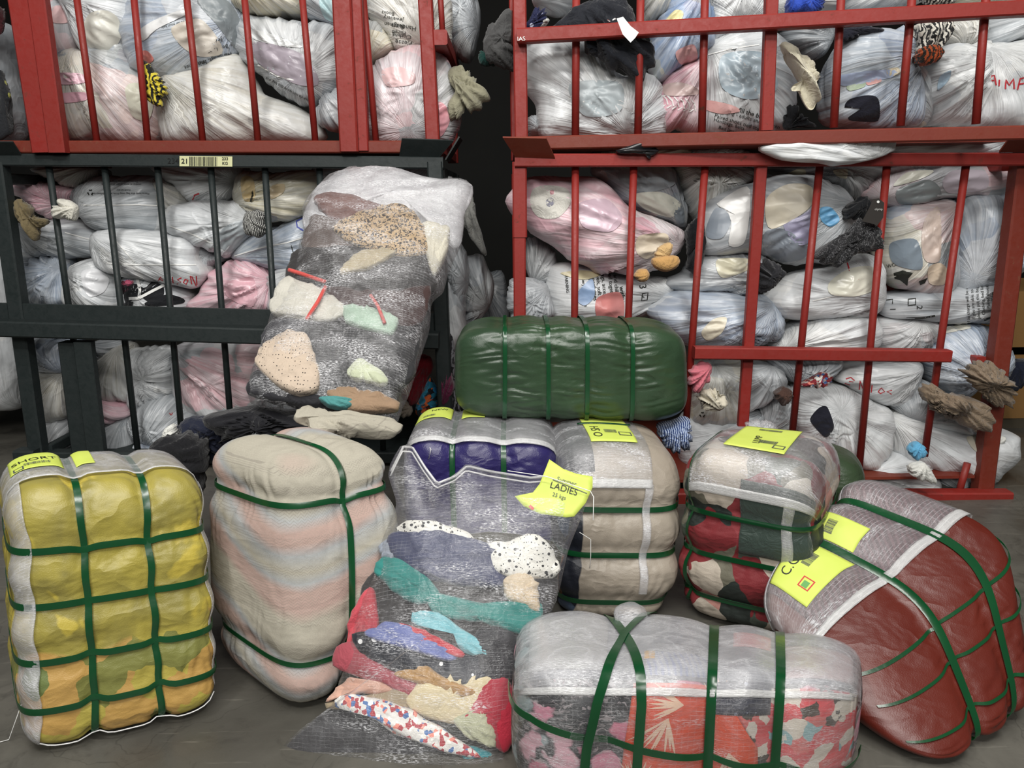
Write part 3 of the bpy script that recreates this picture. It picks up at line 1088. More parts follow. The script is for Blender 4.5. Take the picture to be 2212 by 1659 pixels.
# --- red cage on top of the charcoal one
ru = cage_root('stillage_cage', -1.5, YL + 0.01, 'weathered red steel cage stacked on top of the charcoal cage')
prt(ru, 'bottom_rail', (10, 318), (880, 318), YL, 0.065, 0.07, RUSTY)
for a, b in (((158, -60), (209, 304)), ((284, -60), (319, 304)), ((397, -60), (438, 304)), ((523, -60), (557, 304)), ((648, -60), (681, 304)), ((780, -60), (812, 304))):
    prt(ru, 'bar', a, b, YL + 0.03, 0.036, 0.036, RED, True)
prt(ru, 'corner_post', (52, -60), (112, 330), YL - 0.03, 0.17, 0.10, RED)
prt(ru, 'corner_post', (76, -60), (128, 330), YL - 0.06, 0.09, 0.06, RED)
prt(ru, 'gate_post', (738, -60), (757, 328), YL - 0.03, 0.10, 0.09, RED)
prt(ru, 'gate_post', (768, -60), (786, 326), YL - 0.02, 0.06, 0.06, RED)
prt(ru, 'corner_post', (916, -60), (936, 312), YL, 0.075, 0.075, RED)
prt(ru, 'bar', (948, -60), (957, 90), YL + 0.06, 0.032, 0.032, RED, True)
q = P(950, 83, YL)
bar('side_rail', q + (0, -0.03, 0), q + (0.0, 1.1, 0.0), 0.085, 0.075, RED, ru, side=(0, 0, 1))
depth_frame(ru, crr[0] + 0.02, 1.80, 2.75, YL, YL + 1.15, RED, (1.83,))
depth_frame(ru, cl[0], 1.80, 2.75, YL, YL + 1.15, RED, (1.83,))
for yy in (0.3, 0.55, 0.8):
    bar('bar', (crr[0] + 0.02, YL + yy, 1.85), (crr[0] + 0.02, YL + yy, 2.75), 0.036, 0.036, RED, ru, True, side=(1, 0, 0))
floor_panel(ru, cl[0], crr[0], YL + 0.03, YL + 1.15, 1.84, RUSTY)

# --- tall red cage on the floor at the other side of the gap
rl = cage_root('stillage_cage', 1.25, YR, 'tall red steel cage standing on the floor behind the green tarpaulin bale')
prt(rl, 'top_rail', (1112, 347), (2300, 344), YR, 0.06, 0.06, RED)
prt(rl, 'corner_post', (1122, 350), (1123, 940), YR + 0.02, 0.06, 0.06, RED)
prt(rl, 'post_sleeve', (1122, 350), (1123, 512), YR + 0.02, 0.068, 0.068, RED)
for a, b in (((1243, 358), (1240, 900)), ((1369, 358), (1350, 905)), ((1523, 358), (1481, 930)), ((1771, 356), (1712, 930)), ((1916, 356), (1856, 1010)), ((2087, 354), (1997, 985))):
    prt(rl, 'bar', a, b, YR + 0.03, 0.036, 0.036, RED, True)
prt(rl, 'bar', (1644, 356), (1604, 920), YR + 0.01, 0.052, 0.04, RED)
prt(rl, 'middle_rail', (1498, 761), (2049, 768), YR - 0.035, 0.06, 0.065, RED)
prt(rl, 'bar', (2090, 1000), (2068, 1075), YR + 0.03, 0.036, 0.036, RED, True)
prt(rl, 'corner_post', (2208, 350), (2118, 1085), YR + 0.05, 0.085, 0.085, RUSTY)
prt(rl, 'bottom_rail', (1130, 1075), (2178, 1074), YR - 0.01, 0.075, 0.08, RED)
prt(rl, 'foot', (2112, 1085), (2112, 1104), YR + 0.03, 0.08, 0.08, RUSTY)
c0, c1 = P(1122, 350, YR), P(2208, 350, YR)
depth_frame(rl, c0[0], 0.0, 1.70, YR, YR + 1.15, RED, (0.12, 1.68))
depth_frame(rl, c1[0] - 0.02, 0.0, 1.70, YR + 0.05, YR + 1.15, RED, (0.70, 1.68))
floor_panel(rl, c0[0], c1[0], YR + 0.04, YR + 1.15, 0.10, RUSTY)
plate('stacking_cup', [P(1086, 296, YR - 0.12), P(1180, 298, YR - 0.12), P(1199, 341, YR - 0.03), P(1113, 338, YR - 0.03)], 0.008, RUSTY, rl)
plate('stacking_cup', [P(2190, 284, YR - 0.12), P(2330, 284, YR - 0.12), P(2330, 326, YR - 0.03), P(2158, 328, YR - 0.03)], 0.008, RUSTY, rl)

# --- red cage stacked on it, one end swung a little towards the aisle
rt = cage_root('stillage_cage', 1.25, YR - 0.05, 'red steel cage with a dented middle rail, stacked on the tall red cage')
YA, YB = YR + 0.02, YR - 0.22


def yr(x):
    return YA + (YB - YA) * (x - 1120) / 1100.0


prt(rt, 'bottom_rail', (1130, 310), (2300, 285), YA, 0.06, 0.06, RUSTY, Y2=YB)
mr_ = prt(rt, 'middle_rail', (1118, 79), (2300, 14), YA - 0.04, 0.06, 0.07, RED, Y2=YB - 0.04)
ink(mr_, 'IAS', 1126, 84, 13, -3, WHITE, name='scratched_letters', off=0.003)
prt(rt, 'corner_post', (1121, -60), (1126, 298), YA + 0.01, 0.062, 0.062, RED)
for a, b in (((1245, -60), (1243, 294)), ((1385, -60), (1378, 290)), ((1524, -60), (1516, 286)), ((1820, -60), (1801, 276)), ((1975, -60), (1945, 272)), ((2134, -60), (2108, 268))):
    prt(rt, 'bar', a, b, yr(a[0]) + 0.02, 0.036, 0.036, RED, True)
prt(rt, 'bar', (1668, -60), (1655, 282), yr(1665) + 0.01, 0.055, 0.045, RED)
e0, e1 = P(1121, 300, YA), P(2260, 285, YB)
depth_frame(rt, e0[0], 1.78, 2.75, YA, YA + 1.1, RED, (1.80, 2.42))
floor_panel(rt, e0[0], e1[0], YA + 0.04, YA + 1.1, 1.80, RUSTY)
# ------------------------------------------------------------------ white sacks of clothing in the cages
B = {}
GR = {'UL': 'sacks in the weathered red cage', 'LL': 'sacks in the upper half of the charcoal cage', 'BL': 'sacks in the lower half of the charcoal cage',
      'UR': 'sacks in the red cage with the dented rail', 'LR': 'sacks in the tall red cage', 'GAP': 'sacks bulging into the gap between the cages'}
ZY = {'UL': YL + 0.37, 'LL': YL + 0.37, 'BL': YL + 0.37, 'UR': YR + 0.32, 'LR': YR + 0.36, 'GAP': YL + 0.5}
_sd = [100]


def bag(key, zone, pts, pal, label, dy=0.0, knot=None, df=0.17, db=0.24, p=2.5, lump=0.020, fold=0.007, cat='sack', name='plastic_sack'):
    _sd[0] += 1
    c_ = np.mean(pts, 0)
    pts = c_ + (np.asarray(pts, float) - c_) * 1.05
    o = pillow(name, pts, flat(ZY[zone] + dy + 0.02 * ((_sd[0] * 7) % 5 - 2)), df, db, bagm(pal), None, p=p, seed=_sd[0], knot=knot, lump=lump, fold=fold)
    tag(o, label, cat, GR[zone])
    B[key] = o
    return o


# weathered red cage
bag('ul1', 'UL', [(-40, 60), (16, 72), (30, 160), (38, 295), (-40, 300)], 'grey', 'grey sack squeezed outside the thick weathered red corner post')
bag('ul2', 'UL', [(92, 15), (135, 10), (165, 45), (174, 100), (150, 125), (118, 142), (95, 130)], 'pink', 'small sack with a pink patch on top, beside the thick red corner post', knot=(150, -60))
bag('ul3', 'UL', [(125, -40), (270, -50), (288, 30), (279, 92), (245, 116), (208, 120), (182, 100), (166, 50)], 'white', 'bulging white sack with a round pale bundle pressing through', knot=(150, 5))
bag('ul4', 'UL', [(284, 25), (330, -40), (460, -50), (521, 20), (529, 60), (508, 118), (440, 150), (372, 164), (310, 140), (284, 80)], 'blue', 'blue-grey sack printed with an upside-down list, salmon patch at its corner', dy=-0.03, knot=(520, 60), df=0.2)
bag('ul5', 'UL', [(528, -50), (655, -50), (660, 25), (610, 34), (545, 28), (520, 5)], 'cream', 'cream sack cut by the top edge above the taut lilac-grey sack')
bag('ul6', 'UL', [(664, -50), (735, -50), (742, 62), (705, 52), (668, 36)], 'mix', 'pale sack with a turquoise patch against the red gate post')
bag('ul7', 'UL', [(118, 145), (168, 122), (212, 124), (276, 100), (296, 130), (316, 170), (366, 212), (372, 260), (350, 303), (220, 306), (155, 300), (132, 255)], 'mix', 'large white sack whose folds fan from its top corner, faded pink streaks', dy=0.0, knot=(190, 118), df=0.2, fold=0.011)
bag('ul8', 'UL', [(364, 172), (440, 160), (512, 124), (538, 150), (570, 195), (655, 232), (692, 300), (500, 306), (372, 305), (360, 240)], 'beige', 'wide beige dusty sack lying on the weathered red bottom rail', knot=(366, 165), df=0.2)
bag('ul9', 'UL', [(518, 62), (545, 37), (650, 45), (722, 55), (738, 90), (738, 175), (702, 212), (662, 228), (600, 202), (540, 148), (516, 108)], 'grey', 'taut lilac-grey sack with a white seam and white tape mark', dy=-0.04, knot=(665, 180), df=0.2)
bag('ul10', 'UL', [(684, 238), (702, 205), (740, 188), (785, 200), (798, 302), (735, 292), (694, 275)], 'grey', 'sack with a rounded flap half behind the red gate post', dy=-0.02, knot=(680, 170))
bag('ul11', 'UL', [(798, -40), (900, -50), (975, 0), (968, 98), (920, 103), (862, 112), (832, 68), (798, 35)], 'beige', 'beige-grey sack with bullet-list print turned upside down')
bag('ul12', 'UL', [(790, 52), (828, 58), (856, 110), (835, 128), (800, 142), (786, 130)], 'cream', 'cream fleecy sack wedged between the bullet-list sack and the gate post')
bag('ul13', 'UL', [(796, 152), (835, 128), (862, 116), (922, 106), (962, 140), (982, 220), (976, 272), (950, 304), (872, 310), (806, 302), (794, 230)], 'pink', 'big sack with soft pink patches at the cage corner', dy=-0.05, knot=(890, 285), df=0.2)
bag('ul14', 'UL', [(985, -40), (1020, -30), (1025, 60), (1015, 120), (990, 105), (968, 60)], 'dark', 'shaded grey sack at the side of the weathered red cage', dy=0.35)

# charcoal cage, upper half
bag('ll1', 'LL', [(78, 366), (140, 360), (212, 362), (218, 385), (195, 408), (165, 412), (125, 392)], 'beige', 'beige sack tucked right under the charcoal top rail, near its left end'.replace(', near its left end', ', above the printed one'), dy=0.1)
bag('ll2', 'LL', [(24, 412), (35, 386), (65, 377), (110, 394), (168, 412), (150, 440), (112, 470), (62, 434)], 'rose', 'rose and cream sack with a small red tied knot')
bag('ll3', 'LL', [(166, 425), (190, 400), (238, 381), (332, 383), (358, 410), (362, 482), (340, 500), (245, 502), (188, 478)], 'grey', 'grey sack printed upside down with a warning and recycling mark', dy=-0.04, knot=(170, 470), df=0.19)
bag('ll4', 'LL', [(345, 386), (382, 396), (412, 436), (400, 452), (362, 456), (355, 410)], 'beige', 'small beige sack end showing behind the warning-print sack', dy=0.05)
bag('ll5', 'LL', [(342, 362), (510, 362), (516, 392), (502, 428), (460, 440), (425, 440), (388, 404)], 'white', 'rumpled whitish sack with a red hand-drawn letter under the barcode plate', dy=0.04)
bag('ll6', 'LL', [(514, 398), (530, 371), (610, 366), (690, 372), (688, 440), (620, 472), (558, 466), (514, 436)], 'cream', 'sack with yellowish patches and black scribble under the charcoal top rail', dy=0.0)
bag('ll7', 'LL', [(362, 460), (385, 446), (455, 438), (522, 436), (545, 462), (558, 490), (530, 520), (500, 555), (470, 543), (364, 492)], 'white', 'plump white sack with a black zigzag cloth poking from its end', dy=-0.03, knot=(556, 480), df=0.19)
bag('ll8', 'LL', [(28, 468), (70, 500), (108, 478), (190, 482), (228, 504), (234, 545), (228, 552), (100, 548), (58, 518)], 'grey', 'long grey sack with an olive garment at its open mouth', dy=0.0, knot=(60, 490))
bag('ll11', 'LL', [(22, 455), (60, 525), (95, 548), (82, 566), (70, 592), (44, 592), (28, 540)], 'white', 'pale flat sack behind the bars under the olive garment', dy=0.1)
bag('ll12', 'LL', [(46, 600), (84, 556), (120, 550), (146, 556), (160, 600), (152, 652), (100, 662), (58, 658)], 'blue', 'bluish sack with tight folds on the charcoal beam, beside the corner post', dy=-0.02, knot=(150, 575), fold=0.011)
bag('ll13', 'LL', [(146, 590), (165, 562), (212, 552), (238, 572), (250, 622), (248, 660), (190, 668), (150, 650)], 'white', 'milky ball-shaped sack with tight folds, second on the beam', dy=-0.05, knot=(148, 580), fold=0.010)
bag('ll14', 'LL', [(224, 510), (260, 500), (335, 500), (418, 512), (432, 560), (452, 585), (440, 608), (420, 622), (350, 612), (262, 590), (228, 568)], 'white', 'boxy white sack with upside-down red handwriting along its edge', dy=-0.06, knot=(228, 505), df=0.2, p=3.2)
bag('ll15', 'LL', [(260, 612), (300, 592), (340, 598), (375, 612), (412, 640), (405, 668), (350, 680), (300, 682), (264, 662)], 'white', 'torn white sack stuffed with black cloth, tied in a white knot', dy=-0.04, knot=(302, 644))
bag('ll16', 'LL', [(410, 662), (440, 622), (462, 590), (485, 573), (540, 560), (588, 590), (602, 620), (588, 668), (520, 674), (430, 674)], 'rose', 'sack with a soft pink garment showing through, on the charcoal beam', dy=-0.02, knot=(600, 600), fold=0.010)
bag('ll17', 'LL', [(504, 556), (530, 512), (600, 475), (665, 462), (690, 520), (660, 580), (600, 582), (555, 572)], 'blue', 'bluish-white sack with a white seam and blue pen scribble', dy=0.0, knot=(506, 555), df=0.19)
bag('ll18', 'LL', [(592, 590), (650, 578), (700, 600), (690, 672), (600, 676), (594, 640)], 'white', 'white sack printed with a small black recycling mark', dy=0.0)
bag('ll19', 'LL', [(412, 440), (500, 436), (470, 460), (430, 470), (380, 450)], 'grey', 'grey sliver of a sack between the plump one and the rumpled one', dy=0.12)
bag('ll20', 'LL', [(432, 516), (470, 540), (505, 558), (478, 574), (456, 600), (440, 575)], 'grey', 'small grey sack in the hollow beside the boxy white sack', dy=0.02)
bag('ll21', 'LL', [(698, 360), (930, 360), (942, 430), (930, 520), (720, 520), (694, 440)], 'grey', 'grey sack behind the clear sack of handbags', dy=0.05)
bag('ll22', 'LL', [(-90, 545), (20, 560), (46, 700), (58, 862), (14, 882), (-90, 876)], 'white', 'huge white sack on the floor outside the charcoal corner post', dy=0.3, knot=(60, 880), df=0.3, lump=0.03)

# charcoal cage, lower half
bag('bl1', 'BL', [(68, 738), (122, 740), (150, 745), (150, 800), (92, 799), (72, 772)], 'blue', 'bluish sack under the charcoal beam beside the corner post')
bag('bl2', 'BL', [(82, 806), (150, 800), (152, 890), (105, 896), (92, 850)], 'beige', 'beige sack with a loose white flap, beside the wide charcoal leg')
bag('bl3', 'BL', [(93, 902), (150, 894), (165, 985), (112, 998), (95, 945)], 'grey', 'grey-lilac sack at floor level beside the wide charcoal leg')
bag('bl4', 'BL', [(210, 790), (235, 765), (268, 755), (280, 800), (290, 868), (220, 852)], 'beige', 'shaded beige sack between the wide leg and the first bar')
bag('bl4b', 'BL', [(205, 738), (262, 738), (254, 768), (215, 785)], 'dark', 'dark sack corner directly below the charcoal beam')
bag('bl5', 'BL', [(215, 852), (272, 866), (282, 895), (222, 905)], 'rose', 'pink sack sandwiched low beside the wide charcoal leg')
bag('bl6', 'BL', [(220, 908), (284, 894), (298, 960), (292, 990), (228, 992)], 'grey', 'crumpled sack beside the wide charcoal leg, near the yellow bale')
bag('bl7', 'BL', [(278, 762), (310, 748), (372, 748), (384, 800), (382, 845), (340, 870), (294, 882), (282, 820)], 'white', 'tied white sack with its twisted neck hanging down', dy=-0.04, knot=(305, 806), fold=0.012)
bag('bl8', 'BL', [(290, 905), (312, 878), (352, 860), (390, 862), (400, 930), (385, 962), (330, 952), (296, 940)], 'grey', 'round grey sack with a tiny red mark, low in the charcoal cage', df=0.19)
bag('bl9', 'BL', [(384, 752), (470, 746), (568, 750), (574, 850), (510, 898), (440, 896), (396, 862)], 'pink', 'large sack with stretched diagonal folds below the charcoal beam', dy=-0.02, knot=(380, 742), df=0.2, fold=0.011)
bag('bl10', 'BL', [(396, 872), (440, 896), (520, 902), (560, 980), (400, 985)], 'grey', 'grey sack behind the heap of navy clothes')
bag('bl11', 'BL', [(272, 985), (302, 955), (352, 952), (400, 980), (395, 1010), (280, 1012)], 'blue', 'blue-grey sack with a ring handle behind the yellow bale', dy=-0.08)
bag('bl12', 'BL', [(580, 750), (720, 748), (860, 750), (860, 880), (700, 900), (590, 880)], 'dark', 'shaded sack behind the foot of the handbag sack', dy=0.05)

# the gap
bag('g1', 'GAP', [(962, 535), (985, 522), (1003, 560), (1006, 602), (994, 648), (976, 628), (958, 590)], 'grey', 'narrow grey sack bulging out of the charcoal cage end, topmost of three', dy=-0.25, db=0.2)
bag('g2', 'GAP', [(948, 575), (962, 562), (988, 590), (1006, 650), (1004, 720), (975, 748), (945, 700)], 'grey', 'long pale sack beside the green tarpaulin bale, nearest the charcoal post', dy=-0.32, db=0.2)
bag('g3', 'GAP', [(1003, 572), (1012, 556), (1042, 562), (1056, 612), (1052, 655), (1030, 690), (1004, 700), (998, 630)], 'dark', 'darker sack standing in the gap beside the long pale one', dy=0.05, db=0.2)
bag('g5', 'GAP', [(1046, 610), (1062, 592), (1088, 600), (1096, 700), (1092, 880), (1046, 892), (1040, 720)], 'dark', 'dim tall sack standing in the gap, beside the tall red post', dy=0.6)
bag('g6', 'GAP', [(958, 385), (970, 376), (984, 382), (978, 396), (960, 402)], 'white', 'white sack corner with a blue patch behind the clear sack top', dy=-0.2, df=0.06, db=0.1)

# red cage with the dented rail
bag('ur1', 'UR', [(1150, -50), (1235, -50), (1240, 15), (1205, 30), (1160, 12)], 'grey', 'grey sack above the navy jacket, cut by the top edge', dy=0.08)
bag('ur4', 'UR', [(1388, -50), (1450, -50), (1458, 5), (1428, 46), (1390, 52)], 'beige', 'small beige sack with an orange speck above the dented rail', dy=0.05)
bag('ur5', 'UR', [(1404, 150), (1412, 100), (1432, 48), (1466, 0), (1516, -40), (1524, 60), (1518, 108), (1455, 152), (1418, 178)], 'vivid', 'tall sack with yellow and pink streaks crossing behind the dented rail', knot=(1515, -20), fold=0.010)
bag('ur6', 'UR', [(1524, -50), (1640, -50), (1655, 30), (1640, 66), (1585, 64), (1530, 90)], 'grey', 'grey sack above the dented rail with a pale green corner', dy=0.05)
bag('ur7', 'UR', [(1522, 112), (1548, 88), (1585, 72), (1655, 74), (1688, 110), (1706, 195), (1694, 280), (1600, 292), (1516, 286), (1508, 200)], 'grey', 'grey sack printed with a request to fill the bag, slanting text', dy=-0.03, knot=(1525, 115), df=0.19)
bag('ur8', 'UR', [(1668, -50), (1800, -50), (1795, 18), (1740, 32), (1700, 32), (1666, 20)], 'white', 'white sack with royal blue cloth above the dented rail', dy=0.03)
bag('ur10', 'UR', [(1684, 78), (1730, 62), (1798, 60), (1792, 95), (1762, 125), (1720, 112)], 'grey', 'grey sack behind the hanging cream sweatshirt', dy=0.1)
bag('ur11', 'UR', [(1138, 120), (1168, 98), (1225, 92), (1268, 96), (1306, 140), (1350, 168), (1398, 164), (1424, 210), (1412, 278), (1330, 292), (1235, 296), (1172, 292), (1162, 230), (1140, 180)], 'white', 'biggest white sack of this cage, tied low, under the navy jacket', dy=0.0, knot=(1345, 290), df=0.21, fold=0.011)
bag('ur11b', 'UR', [(1140, 255), (1160, 250), (1172, 292), (1142, 294)], 'grey', 'sack corner low beside the red corner post', dy=0.05)
bag('ur12', 'UR', [(1410, 245), (1428, 175), (1456, 152), (1508, 120), (1520, 195), (1512, 276), (1455, 286), (1404, 284)], 'rose', 'rosy sack with a tyre-tread print showing through', dy=-0.02, knot=(1515, 130))
bag('ur13', 'UR', [(1768, 155), (1790, 105), (1830, 84), (1900, 74), (1956, 70), (1984, 175), (1988, 262), (1960, 282), (1890, 288), (1790, 272), (1766, 222)], 'blue', 'square sack with colourful stripes showing and a torn dark hole', dy=-0.04, knot=(1990, 120), df=0.19, p=3.0)
bag('ur14', 'UR', [(1984, 145), (2012, 124), (2050, 116), (2106, 112), (2120, 160), (2104, 225), (2086, 264), (2012, 268), (1990, 220)], 'white', 'ball-shaped white sack beside the one with red ALMA lettering', dy=0.0, knot=(2112, 140), fold=0.010)
bag('ur15', 'UR', [(2118, 112), (2180, 92), (2290, 85), (2290, 270), (2116, 270), (2110, 205)], 'white', 'white sack lettered in red marker at the picture edge', dy=-0.03, knot=(2120, 105), df=0.18)
bag('ur16', 'UR', [(2020, 62), (2060, 48), (2118, 44), (2122, 80), (2112, 110), (2060, 114), (2030, 98)], 'beige', 'beige sack beside the zebra-striped cloth', dy=0.06)
bag('ur17', 'UR', [(2126, 42), (2290, 28), (2290, 84), (2180, 92), (2130, 106)], 'grey', 'grey sack below the dented rail, above the red-lettered one', dy=0.06)
bag('ur18', 'UR', [(1806, -50), (1968, -50), (1966, 14), (1880, 26), (1812, 30)], 'white', 'white sack above the dented rail beside the zebra cloth', dy=0.04)
bag('ur19', 'UR', [(2062, -50), (2290, -50), (2290, -2), (2130, 12), (2062, 14)], 'cream', 'cream sack in the top corner above the dented rail', dy=0.04)
bag('ur20', 'UR', [(1962, 140), (1990, 150), (2004, 265), (1968, 275)], 'mix', 'thin visible side of a sack between the striped and ball-shaped ones', dy=0.05)

# tall red cage
bag('lr0', 'LR', [(1648, 324), (1664, 312), (1800, 300), (1918, 289), (1927, 326), (1882, 344), (1800, 354), (1690, 341)], 'white', 'flat white sack slumped over the top rail of the tall red cage', dy=-0.44, df=0.05, db=0.10, p=2.8)
bag('lr0b', 'LR', [(1932, 312), (2060, 302), (2172, 300), (2172, 330), (2000, 334), (1936, 330)], 'white', 'flattened sack in the slot beneath the upper red cage', dy=-0.02, df=0.1)
bag('lr0c', 'LR', [(1285, 335), (1330, 322), (1480, 320), (1490, 345), (1400, 362), (1295, 362)], 'cream', 'pale sack top in the slot under a scrap of black plastic', dy=0.1)
bag('lr0d', 'LR', [(1488, 332), (1530, 318), (1600, 318), (1640, 340), (1620, 362), (1500, 362)], 'white', 'rounded sack top filling the slot above the rail', dy=0.1)
bag('lr1', 'LR', [(1099, 425), (1112, 398), (1150, 382), (1215, 377), (1290, 394), (1350, 448), (1440, 482), (1474, 508), (1442, 560), (1392, 582), (1330, 592), (1265, 580), (1190, 530), (1138, 490), (1106, 462)], 'rose', 'pink see-through sack full of soft toys, bear feet sticking out', dy=-0.02, knot=(1470, 530), df=0.2, fold=0.012)
bag('lr3', 'LR', [(1284, 366), (1370, 362), (1460, 364), (1482, 440), (1482, 488), (1462, 494), (1440, 478), (1352, 445), (1308, 400)], 'mix', 'whitish sack with a big grey patch behind the toy sack', dy=0.05, knot=(1480, 490))
bag('lr4', 'LR', [(1464, 366), (1530, 362), (1622, 364), (1626, 392), (1560, 424), (1520, 450), (1502, 472), (1484, 440)], 'beige', 'beige-grey sack with vertical folds below the red top rail', dy=0.06)
bag('lr5', 'LR', [(1518, 470), (1545, 430), (1620, 396), (1700, 385), (1780, 400), (1820, 432), (1829, 480), (1802, 540), (1752, 572), (1700, 577), (1620, 550), (1528, 542)], 'grey', 'large oval sack with blue, cream and slate clothes showing', dy=-0.05, knot=(1826, 440), df=0.2)
bag('lr6', 'LR', [(1652, 362), (1780, 358), (1902, 360), (1890, 400), (1832, 428), (1782, 398), (1700, 382)], 'dark', 'slate-grey sack with a round print below the red top rail', dy=0.08)
bag('lr8', 'LR', [(1874, 422), (1926, 366), (2060, 360), (2192, 362), (2186, 402), (2138, 436), (2080, 424), (1990, 438), (1940, 448), (1892, 432)], 'pink', 'wide sack with lilac and cream patches in the upper far corner', dy=0.03, knot=(1890, 430))
bag('lr9', 'LR', [(1917, 470), (1940, 446), (1990, 438), (2060, 426), (2064, 520), (2056, 605), (2020, 630), (1960, 622), (1920, 590), (1912, 520)], 'mix', 'sack with a beige panel and torn black print at the bottom', dy=-0.06, knot=(2062, 430), df=0.19)
bag('lr10', 'LR', [(2068, 432), (2125, 428), (2195, 446), (2202, 500), (2184, 578), (2132, 608), (2062, 622), (2058, 520)], 'blue', 'smooth blue-grey sack by the rusty red corner post', dy=-0.05, knot=(2070, 600), df=0.2)
bag('lr11', 'LR', [(1902, 644), (1960, 630), (2062, 626), (2132, 606), (2164, 592), (2168, 650), (2156, 690), (2100, 698), (1990, 690), (1908, 682)], 'grey', 'long grey sack printed with numbered steps and sideways small print', dy=-0.02)
bag('lr12', 'LR', [(1660, 645), (1702, 598), (1790, 570), (1850, 546), (1898, 556), (1906, 600), (1904, 650), (1872, 682), (1780, 688), (1690, 684)], 'white', 'white sack with a red hand-drawn letter L', dy=-0.08, knot=(1905, 640), df=0.2)
bag('lr14', 'LR', [(1440, 610), (1486, 588), (1502, 560), (1545, 546), (1640, 556), (1646, 615), (1600, 640), (1520, 628), (1480, 630)], 'grey', 'blue-grey sack beside the black cloth in the middle of the tall cage', dy=0.03, knot=(1645, 600))
bag('lr15', 'LR', [(1402, 672), (1440, 642), (1500, 628), (1600, 642), (1660, 640), (1684, 690), (1672, 725), (1612, 742), (1500, 744), (1450, 720)], 'blue', 'big creased grey-blue sack behind the end of the green bale', dy=-0.05, knot=(1660, 650), df=0.2, fold=0.012)
bag('lr16', 'LR', [(1194, 585), (1240, 572), (1350, 592), (1458, 610), (1440, 640), (1400, 676), (1300, 700), (1202, 690), (1190, 640)], 'white', 'sack with sideways black print over red and blue clothes', dy=0.0, knot=(1460, 640))
bag('lr17', 'LR', [(1102, 614), (1140, 604), (1188, 614), (1198, 680), (1150, 700), (1104, 682)], 'grey', 'lilac-grey sack poking past the slim red post above the green bale', dy=-0.05)
bag('lr18', 'LR', [(1142, 520), (1192, 540), (1198, 600), (1150, 604)], 'dark', 'dark shaded sack under the pink toy sack', dy=0.12)
bag('lr19', 'LR', [(1672, 742), (1700, 712), (1752, 690), (1880, 684), (1886, 742), (1790, 756), (1700, 758)], 'white', 'white sack resting just above the red middle rail', dy=-0.02, knot=(1680, 745))
bag('lr19b', 'LR', [(1888, 690), (1960, 688), (2002, 702), (1974, 746), (1890, 750)], 'pink', 'sack with a faint peach patch above the middle rail', dy=0.0)
bag('lr20', 'LR', [(1976, 752), (2010, 710), (2080, 692), (2140, 708), (2164, 760), (2150, 802), (2095, 795), (2082, 832), (2060, 850), (2010, 822)], 'blue', 'plump sack with a brown quilted coat spilling out', dy=-0.08, knot=(2090, 800), df=0.2)
bag('lr23', 'LR', [(1932, 868), (1988, 824), (2012, 872), (2084, 915), (2092, 938), (2010, 918), (1950, 892)], 'grey', 'grey sack strained under the brown quilted coat', dy=-0.04)
bag('lr24', 'LR', [(1488, 792), (1540, 782), (1600, 780), (1604, 850), (1592, 902), (1500, 908), (1484, 850)], 'cream', 'sack with pink ruffles and cream cloth beside the green bale end', dy=-0.02)
bag('lr24b', 'LR', [(1602, 786), (1660, 782), (1694, 800), (1690, 832), (1645, 868), (1602, 882)], 'grey', 'grey sack behind the lower bars beside the thick red bar', dy=0.03)
bag('lr25', 'LR', [(1668, 780), (1720, 778), (1800, 776), (1770, 808), (1705, 818)], 'dark', 'grey sack immediately under the red middle rail', dy=0.0)
bag('lr26', 'LR', [(1796, 812), (1822, 782), (1900, 778), (1972, 782), (1952, 830), (1930, 862), (1880, 860), (1822, 836)], 'white', 'white sack with upside-down red handwriting below the middle rail', dy=-0.05, knot=(1970, 785))
bag('lr27', 'LR', [(1714, 862), (1758, 836), (1822, 845), (1880, 870), (1914, 885), (1908, 960), (1872, 1002), (1812, 985), (1765, 960), (1722, 915)], 'white', 'torn white sack with a ragged dark opening behind the bars', dy=-0.07, knot=(1790, 870), df=0.18)
bag('lr28', 'LR', [(1638, 866), (1692, 832), (1720, 850), (1716, 920), (1640, 925)], 'grey', 'grey sack with a brown scrap at its corner', dy=0.0)
bag('lr29', 'LR', [(1906, 900), (1950, 885), (2010, 905), (2080, 932), (2165, 936), (2160, 1000), (2105, 1042), (2020, 1005), (1930, 975)], 'white', 'broad white sack lying low in the tall red cage', dy=-0.03, knot=(1905, 890), df=0.2)
bag('lr30', 'LR', [(1862, 1005), (1900, 985), (1968, 972), (2002, 985), (2012, 1020), (2000, 1050), (1900, 1050)], 'white', 'small white sack holding a light blue sock at the cage bottom', dy=-0.10)
bag('lr31', 'LR', [(2004, 985), (2044, 960), (2072, 1000), (2076, 1060), (2020, 1058)], 'grey', 'little grey sack leaning out at the bottom corner of the tall cage', dy=-0.13)
bag('lr32', 'LR', [(1990, 930), (2060, 950), (2040, 962), (2000, 985), (1960, 965)], 'white', 'white plastic fold above the light blue sock', dy=-0.02, df=0.1)
bag('lr33', 'LR', [(1490, 905), (1640, 890), (1720, 920), (1700, 1000), (1500, 1010)], 'grey', 'grey sack behind the strapped bale of mixed clothing', dy=0.02)

